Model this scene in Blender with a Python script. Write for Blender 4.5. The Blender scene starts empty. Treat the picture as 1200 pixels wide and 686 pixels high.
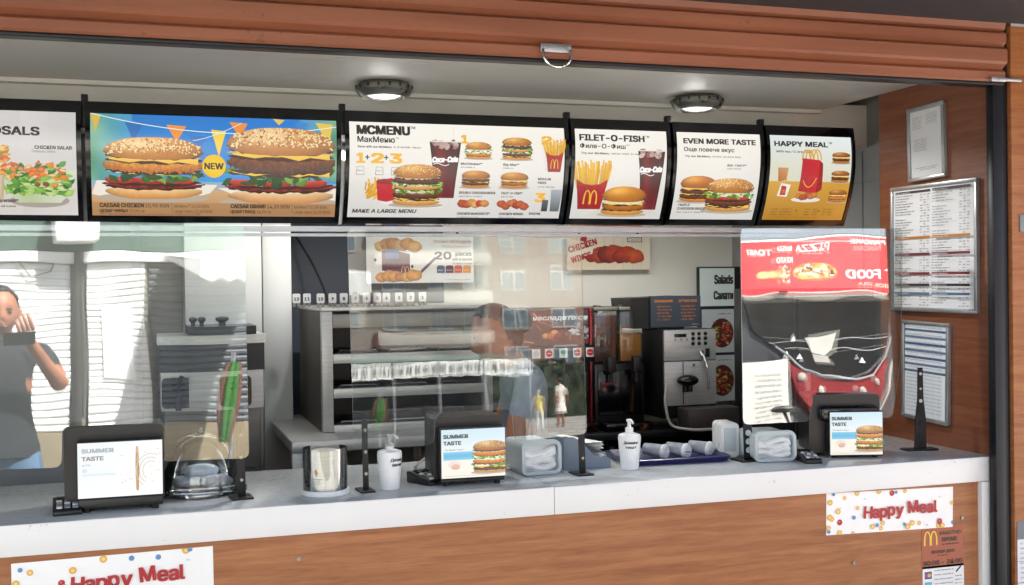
import bpy, bmesh, math, random
from mathutils import Vector, Matrix, noise
R = math.radians
rnd = random.Random(7)
C = bpy.context.scene.collection
scene = bpy.context.scene

# ------------------------------------------------------------------ camera
YAW, ROLL, PITCH = 17.8, 0.7, -0.4
F_PX = 1334.0                                   # focal length in pixels of a 1200 px wide picture
CAM = Vector((0.0, -3.0, 1.62))
cam_d = bpy.data.cameras.new('camera'); cam = bpy.data.objects.new('camera', cam_d); C.objects.link(cam)
cam_d.sensor_width = 36.0; cam_d.lens = 36.0 * F_PX / 1200.0
cam_d.clip_start = 0.02; cam_d.clip_end = 600
cam.location = CAM
cam.matrix_world = Matrix.Translation(CAM) @ Matrix.Rotation(R(-YAW), 4, 'Z') @ Matrix.Rotation(R(90 + PITCH), 4, 'X') @ Matrix.Rotation(R(-ROLL), 4, 'Z')
CAMROT = cam.matrix_world.to_3x3().copy()
scene.camera = cam

# ------------------------------------------------------------------ sky, sun, exposure
SUN_EL, SUN_AZ = 52.0, 28.0                     # azimuth: degrees from +Y (behind the kiosk) towards +X
EXPOSURE = 2.3
w = bpy.data.worlds.new('World'); scene.world = w; w.use_nodes = True
nt = w.node_tree
bg = nt.nodes['Background']; bg.inputs['Strength'].default_value = 0.11
sky = nt.nodes.new('ShaderNodeTexSky'); sky.sky_type = 'NISHITA'; sky.sun_disc = False
sky.sun_elevation = R(SUN_EL); sky.sun_rotation = R(SUN_AZ); sky.dust_density = 3.0; sky.air_density = 0.7; sky.ozone_density = 0.6
hs = nt.nodes.new('ShaderNodeHueSaturation'); hs.inputs['Saturation'].default_value = 0.55
nt.links.new(sky.outputs[0], hs.inputs['Color']); nt.links.new(hs.outputs[0], bg.inputs['Color'])
sd = bpy.data.lights.new('sun', 'SUN'); sd.energy = 5.0; sd.angle = R(0.5); sd.color = (1.0, 0.95, 0.87)
sun = bpy.data.objects.new('sun', sd); C.objects.link(sun)
sdir = Vector((math.sin(R(SUN_AZ)) * math.cos(R(SUN_EL)), math.cos(R(SUN_AZ)) * math.cos(R(SUN_EL)), math.sin(R(SUN_EL))))
sun.rotation_euler = sdir.to_track_quat('Z', 'Y').to_euler()
sun.location = (4, 8, 12)
scene.view_settings.view_transform = 'Standard'; scene.view_settings.look = 'None'
scene.view_settings.exposure = EXPOSURE; scene.view_settings.gamma = 1.0
scene.view_settings.use_curve_mapping = False
scene.cycles.use_denoising = True
scene.cycles.max_bounces = 8; scene.cycles.transparent_max_bounces = 16
scene.cycles.sample_clamp_indirect = 6.0
scene.cycles.caustics_reflective = False; scene.cycles.caustics_refractive = False
EM = 1.0 / (2 ** EXPOSURE)                      # emission that shows a printed white as white

# ------------------------------------------------------------------ measuring
def ray(px, py):
    v = Vector(((px - 600) / F_PX, -(py - 343) / F_PX, -1.0))
    return (CAMROT @ v)
def atY(px, py, Y):
    d = ray(px, py); return CAM + d * ((Y - CAM.y) / d.y)
def atZ(px, py, Z):
    d = ray(px, py); return CAM + d * ((Z - CAM.z) / d.z)
def atX(px, py, X):
    d = ray(px, py); return CAM + d * ((X - CAM.x) / d.x)

# ------------------------------------------------------------------ object helpers
def tag(o, label=None, cat=None, group=None, kind=None):
    if label: o['label'] = label
    if cat: o['category'] = cat
    if group: o['group'] = group
    if kind: o['kind'] = kind
    return o
def empty(name, loc=(0, 0, 0), rz=0.0):
    o = bpy.data.objects.new(name, None); C.objects.link(o)
    o.location = loc; o.rotation_euler = (0, 0, rz); o.empty_display_size = 0.05
    return o
def thing(name, label, cat, loc=(0, 0, 0), rz=0.0, group=None):
    return tag(empty(name, loc, rz), label, cat, group)
def link_mesh(name, me, parent=None):
    o = bpy.data.objects.new(name, me); C.objects.link(o)
    if parent: o.parent = parent
    return o
def copy_tree(o, parent=None):
    c = o.copy(); C.objects.link(c)
    if parent: c.parent = parent
    for ch in [x for x in bpy.data.objects if x.parent == o]:
        copy_tree(ch, c)
    return c

class MB:
    """collects simple shapes into ONE mesh"""
    def __init__(s): s.bm = bmesh.new(); s.mi = 0
    def mat(s, i): s.mi = i; return s
    def _fin(s, geom, M):
        vs = [g for g in geom if isinstance(g, bmesh.types.BMVert)]
        if M is not None: bmesh.ops.transform(s.bm, matrix=M, verts=vs)
        for f in {f for v in vs for f in v.link_faces}: f.material_index = s.mi
        return vs
    def box(s, c, size, bev=0.0, rot=None, seg=2):
        r = bmesh.ops.create_cube(s.bm, size=1.0)
        vs = r['verts']
        bmesh.ops.scale(s.bm, vec=size, verts=vs)
        if bev > 0:
            es = list({e for v in vs for e in v.link_edges})
            rr = bmesh.ops.bevel(s.bm, geom=es, offset=bev, segments=seg, profile=0.5, affect='EDGES', clamp_overlap=True)
            vs = list({v for f in rr['faces'] for v in f.verts} | {v for v in vs if v.is_valid})
        M = Matrix.Translation(Vector(c))
        if rot: M = M @ rot.to_4x4()
        s._fin(vs, M); return s
    def bx(s, x0, x1, y0, y1, z0, z1, bev=0.0, seg=2):
        return s.box(((x0 + x1) / 2, (y0 + y1) / 2, (z0 + z1) / 2), (abs(x1 - x0), abs(y1 - y0), abs(z1 - z0)), bev, None, seg)
    def cyl(s, p0, p1, r0, r1=None, seg=20, cap=True):
        p0, p1 = Vector(p0), Vector(p1); r1 = r0 if r1 is None else r1
        d = p1 - p0
        r = bmesh.ops.create_cone(s.bm, cap_ends=cap, segments=seg, radius1=r0, radius2=r1, depth=d.length)
        M = Matrix.Translation((p0 + p1) / 2) @ d.to_track_quat('Z', 'Y').to_matrix().to_4x4()
        s._fin(r['verts'], M); return s
    def sph(s, c, r, scale=(1, 1, 1), seg=16, rot=None):
        g = bmesh.ops.create_uvsphere(s.bm, u_segments=seg, v_segments=max(6, seg // 2 + 2), radius=r)
        M = Matrix.Translation(Vector(c))
        if rot: M = M @ rot.to_4x4()
        M = M @ Matrix.Diagonal((scale[0], scale[1], scale[2], 1))
        s._fin(g['verts'], M); return s
    def lathe(s, prof, c=(0, 0, 0), seg=28, rot=None, scale=(1, 1)):
        rings = []
        M = Matrix.Translation(Vector(c))
        if rot: M = M @ rot.to_4x4()
        for (r, z) in prof:
            rings.append([s.bm.verts.new(M @ Vector((max(r, 1e-4) * math.cos(2 * math.pi * i / seg) * scale[0], max(r, 1e-4) * math.sin(2 * math.pi * i / seg) * scale[1], z))) for i in range(seg)])
        for a, b in zip(rings, rings[1:]):
            for i in range(seg):
                f = s.bm.faces.new((a[i], a[(i + 1) % seg], b[(i + 1) % seg], b[i])); f.material_index = s.mi
        for rg, flip in ((rings[0], True), (rings[-1], False)):
            f = s.bm.faces.new(rg[::-1] if flip else rg); f.material_index = s.mi
        return s
    def tube(s, pts, r, seg=8, taper=None, closed=False):
        pts = [Vector(p) for p in pts]; n = len(pts); rings = []
        up = Vector((0, 0, 1)); prev = None
        for i, p in enumerate(pts):
            if closed: t = pts[(i + 1) % n] - pts[i - 1]
            else: t = pts[min(i + 1, n - 1)] - pts[max(i - 1, 0)]
            t.normalize()
            a = prev if prev is not None else (up if abs(t.z) < 0.9 else Vector((1, 0, 0)))
            u = t.cross(a).normalized(); v = u.cross(t).normalized(); prev = v
            rr = r if taper is None else taper[i]
            rings.append([s.bm.verts.new(p + (u * math.cos(2 * math.pi * k / seg) + v * math.sin(2 * math.pi * k / seg)) * rr) for k in range(seg)])
        m = n if closed else n - 1
        for i in range(m):
            a, b = rings[i], rings[(i + 1) % n]
            for k in range(seg):
                f = s.bm.faces.new((a[k], a[(k + 1) % seg], b[(k + 1) % seg], b[k])); f.material_index = s.mi
        if not closed:
            for rg in (rings[0][::-1], rings[-1]):
                f = s.bm.faces.new(rg); f.material_index = s.mi
        return s
    def prism(s, pts, ext, frame=None):
        """outline (u,v) extruded from 0 to ext along the third axis; frame = 4x4 placing u,v,w"""
        M = frame if frame is not None else Matrix.Identity(4)
        a = [s.bm.verts.new(M @ Vector((p[0], p[1], 0))) for p in pts]
        b = [s.bm.verts.new(M @ Vector((p[0], p[1], ext))) for p in pts]
        fs = [s.bm.faces.new(a[::-1]), s.bm.faces.new(b)]
        n = len(pts)
        for i in range(n): fs.append(s.bm.faces.new((a[i], a[(i + 1) % n], b[(i + 1) % n], b[i])))
        for f in fs: f.material_index = s.mi
        return s
    def sheet(s, fn, nu, nv):
        g = [[s.bm.verts.new(fn(i / nu, j / nv)) for i in range(nu + 1)] for j in range(nv + 1)]
        for j in range(nv):
            for i in range(nu):
                f = s.bm.faces.new((g[j][i], g[j][i + 1], g[j + 1][i + 1], g[j + 1][i])); f.material_index = s.mi
        return s
    def build(s, name, mats, parent=None, smooth=True, ang=35, norm=True):
        if norm: bmesh.ops.recalc_face_normals(s.bm, faces=s.bm.faces[:])
        me = bpy.data.meshes.new(name); s.bm.to_mesh(me); s.bm.free()
        for m in (mats if isinstance(mats, (list, tuple)) else [mats]): me.materials.append(m)
        if smooth:
            me.shade_smooth()
            me.set_sharp_from_angle(angle=R(ang))
        return link_mesh(name, me, parent)

def frame_xz(o, rz=0.0, rx=0.0):
    """u -> X, v -> Z, w -> +Y (into the scene)"""
    return Matrix.Translation(Vector(o)) @ Matrix.Rotation(rz, 4, 'Z') @ Matrix.Rotation(rx, 4, 'X') @ Matrix(((1, 0, 0, 0), (0, 0, 1, 0), (0, 1, 0, 0), (0, 0, 0, 1)))
def rrect(x0, y0, x1, y1, r, n=5):
    out = []
    for cx, cy, a in ((x1 - r, y0 + r, -90), (x1 - r, y1 - r, 0), (x0 + r, y1 - r, 90), (x0 + r, y0 + r, 180)):
        for i in range(n + 1):
            t = R(a + 90 * i / n); out.append((cx + r * math.cos(t), cy + r * math.sin(t)))
    return out

# ------------------------------------------------------------------ colours and materials
def s2l(c): return c / 12.92 if c <= 0.04045 else ((c + 0.055) / 1.055) ** 2.4
def hx(h):
    h = h.lstrip('#'); return tuple(s2l(int(h[i:i + 2], 16) / 255) for i in (0, 2, 4))
def nodes_new(name):
    m = bpy.data.materials.new(name); m.use_nodes = True
    n = m.node_tree; return m, n, n.nodes, n.links, n.nodes['Principled BSDF']
def pm(name, c1, c2=None, scale=8, rough=0.5, metal=0.0, bump=0.0, stretch=(1, 1, 1), bscale=None, rvar=0.12, spec=0.5, coat=0.0, detail=5, trans=0.0):
    """principled surface with a noise-mixed base colour, roughness variation and fine bump"""
    m, t, N, L, P = nodes_new(name)
    c1 = hx(c1) if isinstance(c1, str) else c1
    if c2 is None: c2 = tuple(x * 0.82 for x in c1)
    elif isinstance(c2, str): c2 = hx(c2)
    tc = N.new('ShaderNodeTexCoord'); mp = N.new('ShaderNodeMapping'); mp.inputs['Scale'].default_value = stretch
    L.new(tc.outputs['Object'], mp.inputs['Vector'])
    nz = N.new('ShaderNodeTexNoise'); nz.inputs['Scale'].default_value = scale; nz.inputs['Detail'].default_value = detail
    L.new(mp.outputs[0], nz.inputs['Vector'])
    rp = N.new('ShaderNodeValToRGB'); rp.color_ramp.elements[0].position = 0.3; rp.color_ramp.elements[1].position = 0.7
    rp.color_ramp.elements[0].color = (*c2, 1); rp.color_ramp.elements[1].color = (*c1, 1)
    L.new(nz.outputs['Fac'], rp.inputs[0]); L.new(rp.outputs[0], P.inputs['Base Color'])
    mr = N.new('ShaderNodeMapRange'); mr.inputs['To Min'].default_value = max(0.02, rough - rvar); mr.inputs['To Max'].default_value = min(1, rough + rvar)
    L.new(nz.outputs['Fac'], mr.inputs['Value']); L.new(mr.outputs[0], P.inputs['Roughness'])
    P.inputs['Metallic'].default_value = metal; P.inputs['Specular IOR Level'].default_value = spec
    P.inputs['Coat Weight'].default_value = coat; P.inputs['Coat Roughness'].default_value = 0.08
    P.inputs['Transmission Weight'].default_value = trans
    if bump > 0:
        n2 = N.new('ShaderNodeTexNoise'); n2.inputs['Scale'].default_value = bscale or scale * 6; n2.inputs['Detail'].default_value = 3
        L.new(mp.outputs[0], n2.inputs['Vector'])
        b = N.new('ShaderNodeBump'); b.inputs['Strength'].default_value = bump; b.inputs['Distance'].default_value = 0.002
        L.new(n2.outputs['Fac'], b.inputs['Height']); L.new(b.outputs[0], P.inputs['Normal'])
    return m
def emis(name, col, strength):
    m, t, N, L, P = nodes_new(name)
    col = hx(col) if isinstance(col, str) else col
    P.inputs['Base Color'].default_value = (*[c * 0.8 for c in col], 1)
    P.inputs['Emission Color'].default_value = (*col, 1); P.inputs['Emission Strength'].default_value = strength
    P.inputs['Roughness'].default_value = 0.3
    return m
def print_mat(name, lit=0.0, rough=0.35):
    """printed sheet: ink colours from the mesh's colour attribute; lit > 0 for a backlit sheet"""
    m, t, N, L, P = nodes_new(name)
    a = N.new('ShaderNodeAttribute'); a.attribute_name = 'ink'
    if lit > 0:
        P.inputs['Base Color'].default_value = (0.03, 0.03, 0.03, 1)
        L.new(a.outputs['Color'], P.inputs['Emission Color']); P.inputs['Emission Strength'].default_value = lit
    else:
        L.new(a.outputs['Color'], P.inputs['Base Color'])
    P.inputs['Roughness'].default_value = rough
    return m
def wood_mat(name, dark, light, axis='X', rough=0.38, scale=1.0):
    m, t, N, L, P = nodes_new(name)
    dark, light = hx(dark), hx(light)
    tc = N.new('ShaderNodeTexCoord'); mp = N.new('ShaderNodeMapping')
    st = {'X': (0.9, 9, 14), 'Y': (9, 0.9, 14), 'Z': (9, 14, 0.9)}[axis]
    mp.inputs['Scale'].default_value = tuple(v * scale for v in st)
    L.new(tc.outputs['Object'], mp.inputs['Vector'])
    n1 = N.new('ShaderNodeTexNoise'); n1.inputs['Scale'].default_value = 1.6; n1.inputs['Detail'].default_value = 7; n1.inputs['Distortion'].default_value = 0.6
    n2 = N.new('ShaderNodeTexNoise'); n2.inputs['Scale'].default_value = 9; n2.inputs['Detail'].default_value = 8
    L.new(mp.outputs[0], n1.inputs['Vector']); L.new(mp.outputs[0], n2.inputs['Vector'])
    mx = N.new('ShaderNodeMath'); mx.operation = 'MULTIPLY_ADD'; mx.inputs[1].default_value = 0.35
    L.new(n2.outputs['Fac'], mx.inputs[0]); 
    sc = N.new('ShaderNodeMath'); sc.operation = 'MULTIPLY'; sc.inputs[1].default_value = 0.65
    L.new(n1.outputs['Fac'], sc.inputs[0]); L.new(sc.outputs[0], mx.inputs[2])
    rp = N.new('ShaderNodeValToRGB'); e = rp.color_ramp.elements
    e[0].position = 0.36; e[0].color = (*dark, 1); e[1].position = 0.64; e[1].color = (*light, 1)
    L.new(mx.outputs[0], rp.inputs[0]); L.new(rp.outputs[0], P.inputs['Base Color'])
    P.inputs['Roughness'].default_value = rough
    b = N.new('ShaderNodeBump'); b.inputs['Strength'].default_value = 0.12; b.inputs['Distance'].default_value = 0.001
    L.new(n2.outputs['Fac'], b.inputs['Height']); L.new(b.outputs[0], P.inputs['Normal'])
    return m
def clear_mat(name, refl=0.2, tint=(0.97, 0.99, 0.98), wobble=0.0, wscale=3.0, haze=0.0):
    """clear plastic sheet: see-through with a mirror share, slightly wavy"""
    m = bpy.data.materials.new(name); m.use_nodes = True
    t = m.node_tree; N, L = t.nodes, t.links
    N.remove(N['Principled BSDF']); out = N['Material Output']
    tr = N.new('ShaderNodeBsdfTransparent'); tr.inputs[0].default_value = (*tint, 1)
    gl = N.new('ShaderNodeBsdfGlossy'); gl.inputs['Roughness'].default_value = 0.0; gl.inputs[0].default_value = (1, 1, 1, 1)
    fr = N.new('ShaderNodeFresnel'); fr.inputs['IOR'].default_value = 1.5
    ad = N.new('ShaderNodeMath'); ad.operation = 'MULTIPLY_ADD'; ad.inputs[1].default_value = 1.0; ad.inputs[2].default_value = refl - 0.04; ad.use_clamp = True
    L.new(fr.outputs[0], ad.inputs[0])
    mx = N.new('ShaderNodeMixShader'); L.new(ad.outputs[0], mx.inputs[0]); L.new(tr.outputs[0], mx.inputs[1]); L.new(gl.outputs[0], mx.inputs[2])
    last = mx
    if haze > 0:
        df = N.new('ShaderNodeBsdfDiffuse'); df.inputs[0].default_value = (0.8, 0.85, 0.85, 1)
        tc = N.new('ShaderNodeTexCoord'); nz = N.new('ShaderNodeTexNoise'); nz.inputs['Scale'].default_value = 9; nz.inputs['Detail'].default_value = 6
        L.new(tc.outputs['Object'], nz.inputs['Vector'])
        mr = N.new('ShaderNodeMapRange'); mr.inputs['From Min'].default_value = 0.4; mr.inputs['From Max'].default_value = 0.8; mr.inputs['To Max'].default_value = haze * 2; mr.inputs['To Min'].default_value = haze * 0.4
        L.new(nz.outputs['Fac'], mr.inputs['Value'])
        m2 = N.new('ShaderNodeMixShader'); L.new(mr.outputs[0], m2.inputs[0]); L.new(mx.outputs[0], m2.inputs[1]); L.new(df.outputs[0], m2.inputs[2]); last = m2
    if wobble > 0:
        tc = N.new('ShaderNodeTexCoord'); nz = N.new('ShaderNodeTexNoise'); nz.inputs['Scale'].default_value = wscale; nz.inputs['Detail'].default_value = 1.0
        L.new(tc.outputs['Object'], nz.inputs['Vector'])
        b = N.new('ShaderNodeBump'); b.inputs['Strength'].default_value = 1.0; b.inputs['Distance'].default_value = wobble
        L.new(nz.outputs['Fac'], b.inputs['Height']); L.new(b.outputs[0], gl.inputs['Normal'])
    L.new(last.outputs[0], out.inputs['Surface'])
    return m

M = {}
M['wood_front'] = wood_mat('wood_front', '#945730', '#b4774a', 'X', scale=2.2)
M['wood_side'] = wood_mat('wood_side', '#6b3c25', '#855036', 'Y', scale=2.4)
M['shutter'] = pm('shutter_paint', '#9a5f45', '#7f4b35', scale=2.2, rough=0.42, stretch=(0.5, 7, 7), rvar=0.14, bump=0.08, detail=9)
M['canopy'] = pm('canopy_grey', '#3d4147', '#33373d', scale=2, rough=0.55)
M['white_trim'] = pm('white_stone', '#f3f3f1', '#efefed', scale=3, rough=0.32)
def speckle(m, dark, lo=0.72, scale=70):
    t = m.node_tree; N, L = t.nodes, t.links; P = N['Principled BSDF']
    src = P.inputs['Base Color'].links[0].from_socket
    tc = N.new('ShaderNodeTexCoord'); nz = N.new('ShaderNodeTexNoise'); nz.inputs['Scale'].default_value = scale; nz.inputs['Detail'].default_value = 2
    n2 = N.new('ShaderNodeTexNoise'); n2.inputs['Scale'].default_value = scale / 12; n2.inputs['Detail'].default_value = 3
    L.new(tc.outputs['Object'], nz.inputs['Vector']); L.new(tc.outputs['Object'], n2.inputs['Vector'])
    ad = N.new('ShaderNodeMath'); ad.operation = 'MULTIPLY_ADD'; ad.inputs[1].default_value = 0.5; L.new(n2.outputs['Fac'], ad.inputs[0])
    hf = N.new('ShaderNodeMath'); hf.operation = 'MULTIPLY'; hf.inputs[1].default_value = 0.6; L.new(nz.outputs['Fac'], hf.inputs[0]); L.new(hf.outputs[0], ad.inputs[2])
    mr = N.new('ShaderNodeMapRange'); mr.inputs['From Min'].default_value = lo; mr.inputs['From Max'].default_value = lo + 0.05; L.new(ad.outputs[0], mr.inputs['Value'])
    mx = N.new('ShaderNodeMixRGB'); L.new(mr.outputs[0], mx.inputs[0]); L.new(src, mx.inputs[1]); mx.inputs[2].default_value = (*hx(dark), 1); L.new(mx.outputs[0], P.inputs['Base Color'])
speckle(M['white_trim'], '#c9c6be', 0.73, 110)
speckle(M['shutter'], '#7a4c38', 0.71, 60)
M['counter_top'] = pm('counter_top', '#bfc5c8', '#b4babe', scale=70, rough=0.16, rvar=0.07)
M['soffit'] = pm('soffit_steel', '#d6d5d0', '#bfbfba', scale=1.2, rough=0.42, metal=0.1, stretch=(1.2, 0.5, 1), rvar=0.15)
M['bulkhead'] = pm('bulkhead_white', '#eceae2', '#e2e0d8', scale=3, rough=0.6)
M['wall'] = pm('wall_warm_grey', '#dfded6', '#d5d4cb', scale=2.2, rough=0.7)
M['wall_white'] = pm('wall_white', '#d4d6d4', '#c6c9c8', scale=2.2, rough=0.6)
M['inner_grey'] = pm('inner_wall_grey', '#9a9c9a', '#8e908e', scale=2, rough=0.6)
M['navy_wall'] = pm('navy_panel', '#323c4a', '#2a333f', scale=3, rough=0.5)
M['dark_floor'] = pm('dark_floor_tile', '#4c4844', '#3a3734', scale=4, rough=0.5)
M['black'] = pm('black_plastic', '#17181a', '#101113', scale=20, rough=0.38)
M['black_gloss'] = pm('black_gloss', '#0c0d0f', '#08090a', scale=10, rough=0.12, rvar=0.05)
M['black_metal'] = pm('black_bracket', '#1b1c1e', '#131416', scale=30, rough=0.45, metal=0.3)
M['rail_dark'] = pm('dark_rail', '#23252b', '#191b20', scale=8, rough=0.4, metal=0.4)
M['steel'] = pm('brushed_steel', '#c6c6c3', '#b0b0ad', scale=5, rough=0.34, metal=0.35, stretch=(1, 1, 24), rvar=0.1, bump=0.04)
M['steel_h'] = pm('brushed_steel_wide', '#cbcbc8', '#b5b5b2', scale=5, rough=0.32, metal=0.35, stretch=(1, 20, 20), rvar=0.1, bump=0.04)
M['steel_dull'] = pm('dull_steel', '#8d8a84', '#787570', scale=4, rough=0.45, metal=0.7, stretch=(1, 1, 12))
M['steel_brown'] = pm('side_steel', '#4b4541', '#3d3835', scale=4, rough=0.5, metal=0.4)
M['chrome'] = pm('chrome', '#d8d8d6', '#c6c6c4', scale=6, rough=0.12, metal=1.0, rvar=0.05)
M['nickel'] = pm('lamp_nickel', '#8e8e88', '#77776f', scale=8, rough=0.28, metal=0.9)
M['alu'] = pm('aluminium_frame', '#b9bdc2', '#a4a8ad', scale=14, rough=0.36, metal=0.8)
M['white_plastic'] = pm('white_plastic', '#e8eaeb', '#dcdfe0', scale=12, rough=0.3)
M['bottle_white'] = pm('bottle_white', '#eef0f1', '#e4e7e8', scale=10, rough=0.28)
M['pale_plastic'] = pm('pale_blue_plastic', '#c2cdd1', '#b6c1c6', scale=10, rough=0.3)
M['blue_grey'] = pm('blue_grey_plastic', '#77889a', '#6a7a8b', scale=10, rough=0.35)
M['paper'] = pm('paper', '#eef0f0', '#dfe3e4', scale=40, rough=0.8, bump=0.2)
M['navy_tray'] = pm('navy_tray', '#22245c', '#1b1d4d', scale=14, rough=0.32)
M['cup_paper'] = pm('cup_paper', '#a9b0ba', '#757e8e', scale=40, rough=0.5)
M['rubber'] = pm('rubber', '#1a1a1a', '#111111', scale=20, rough=0.7)
M['cable_grey'] = pm('cable_grey', '#b5b2a8', '#a29f96', scale=20, rough=0.5)
M['red'] = pm('red_plastic', '#a31220', '#8a0d1a', scale=10, rough=0.3)
M['juice_brown'] = pm('juice_brown', '#6b2d16', '#56230f', scale=6, rough=0.2)
M['juice_orange'] = pm('juice_orange', '#e09214', '#cf8210', scale=6, rough=0.25)
M['brown_box'] = pm('cardboard', '#7a5638', '#674628', scale=10, rough=0.8)
M['clear'] = clear_mat('clear_plastic', 0.10, haze=0.02)
M['clear_dome'] = clear_mat('clear_dome', 0.09, haze=0.015)
M['tank'] = clear_mat('tank_plastic', 0.06, tint=(0.92, 0.92, 0.9), haze=0.04)
M['pane_a'] = clear_mat('plexi_left', 0.205, wobble=0.0016, wscale=2.6, haze=0.004)
M['pane_b'] = clear_mat('plexi_middle', 0.06, wobble=0.0010, wscale=3.5, haze=0.004)
M['pane_c'] = clear_mat('plexi_right', 0.23, wobble=0.0018, wscale=3.4, haze=0.004)
M['pane_edge'] = pm('plexi_edge', '#c9d6d4', '#b5c4c2', scale=20, rough=0.3)
M['print'] = print_mat('printed_sheet', 0.0, 0.4)
M['print_gloss'] = print_mat('printed_sticker', 0.0, 0.25)
M['print_lit'] = print_mat('backlit_print', EM * 0.98, 0.25)
M['screen_lit'] = print_mat('screen_picture', EM * 1.0, 0.15)
M['tube'] = emis('fill_tube_glow', (1.0, 0.98, 0.94), 5.0)  # glow of the added fill tubes
M['lens'] = emis('lamp_lens', (1.0, 0.98, 0.93), 0.32)
M['skin'] = pm('skin', '#ab755a', '#98644b', scale=18, rough=0.5)
M['hair'] = pm('dark_hair', '#1d1714', '#120e0c', scale=40, rough=0.5, stretch=(1, 1, 6))
M['shirt_grey'] = pm('grey_shirt', '#8d96a6', '#7c8596', scale=30, rough=0.85, bump=0.2)
M['shirt_black'] = pm('black_shirt', '#24282d', '#1a1d21', scale=30, rough=0.85)
M['jeans'] = pm('jeans', '#5f7d9c', '#48637f', scale=30, rough=0.85)
M['eye'] = pm('eye_dark', '#1a1210', '#120c0a', scale=10, rough=0.2)
M['lip'] = pm('lip', '#9c5a4e', '#8a4c42', scale=10, rough=0.4)
M['pavement'] = pm('pavement_slabs', '#a09d97', '#8e8b86', scale=3, rough=0.85, bump=0.3)
M['facade_beige'] = pm('facade_beige', '#6b5148', '#60483f', scale=0.4, rough=0.85)
M['facade_pale'] = pm('facade_pale', '#7c7a74', '#716e68', scale=0.4, rough=0.85)
M['window_glass'] = pm('window_glass', '#5d6d78', '#46545e', scale=1, rough=0.12)
M['white_paint'] = pm('white_paint', '#e6e8e8', '#d8dbdb', scale=3, rough=0.5)
M['green_band'] = pm('green_band', '#4d655c', '#435850', scale=2, rough=0.6)
M['kiosk_red'] = pm('kiosk_red', '#c4202c', '#ad1a25', scale=3, rough=0.4)
M['dark_glass'] = pm('dark_glass', '#14171b', '#0d0f12', scale=2, rough=0.08, rvar=0.03)
M['canvas'] = pm('awning_canvas', '#e9ebe9', '#dcdedc', scale=5, rough=0.8)
M['shutter_white'] = pm('shutter_white', '#d6d8d7', '#cacdcd', scale=3, rough=0.5)
M['shutter_shade'] = pm('shutter_shade', '#4c545d', '#434a52', scale=3, rough=0.5)  # white shutter with the awning's shade put into its colour
M['van_dark'] = pm('van_dark', '#3a3d42', '#2e3136', scale=3, rough=0.4)
M['dark_backdrop'] = pm('backdrop_leaf', '#2b3a22', '#1c2816', scale=30, rough=0.9)
M['balcony'] = pm('balcony_pale', '#a5a49f', '#999892', scale=1, rough=0.7)
M['board_white'] = pm('board_white', '#b9bab6', '#adaea9', scale=3, rough=0.6)
M['cloth_green'] = pm('cloth_green', '#35702f', '#2c6227', scale=12, rough=0.85)
M['cloth_red'] = pm('cloth_red', '#6d4742', '#5f3d38', scale=12, rough=0.85)
M['nose_red'] = pm('nose_red', '#7c1a22', '#6a151c', scale=3, rough=0.35)
M['asphalt_tan'] = pm('tan_plinth', '#7f745f', '#6f6552', scale=4, rough=0.9)
M['grey_paint'] = pm('grey_paint', '#8a8f94', '#7b8085', scale=5, rough=0.5)
M['yellow_cloth'] = pm('yellow_cloth', '#e3cf49', '#d2bd38', scale=20, rough=0.85)
M['white_cloth'] = pm('white_cloth', '#e4e0da', '#d5d0c9', scale=20, rough=0.85)

# ------------------------------------------------------------------ printed pictures (flat inked shapes on real sheets)
_tcache = {}
SANS = None
try:                                             # Blender's own bundled interface face; its built-in one otherwise
    import os
    SANS = bpy.data.fonts.load(os.path.join(bpy.utils.system_resource('DATAFILES'), 'fonts', 'Inter.woff2'))
except Exception: SANS = None
def text_geo(txt, bold=0.0, shear=0.0):
    k = (txt, shear)
    if k in _tcache: return _tcache[k]
    cu = bpy.data.curves.new('lettering', 'FONT'); cu.body = txt; cu.size = 1.0; cu.resolution_u = 3
    cu.shear = shear; cu.fill_mode = 'FRONT'
    if SANS: cu.font = SANS
    ob = bpy.data.objects.new('lettering', cu)
    C.objects.link(ob); bpy.context.view_layer.update()
    me = bpy.data.meshes.new_from_object(ob.evaluated_get(bpy.context.evaluated_depsgraph_get()))
    vs = [(v.co.x, v.co.y) for v in me.vertices]; fs = [tuple(p.vertices) for p in me.polygons]
    bpy.data.objects.remove(ob); bpy.data.curves.remove(cu); bpy.data.meshes.remove(me)
    _tcache[k] = (vs, fs); return vs, fs

def lerp(a, b, t): return tuple(x + (y - x) * t for x, y in zip(a, b))
def mul(a, k): return tuple(min(1.0, x * k) for x in a)

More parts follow.
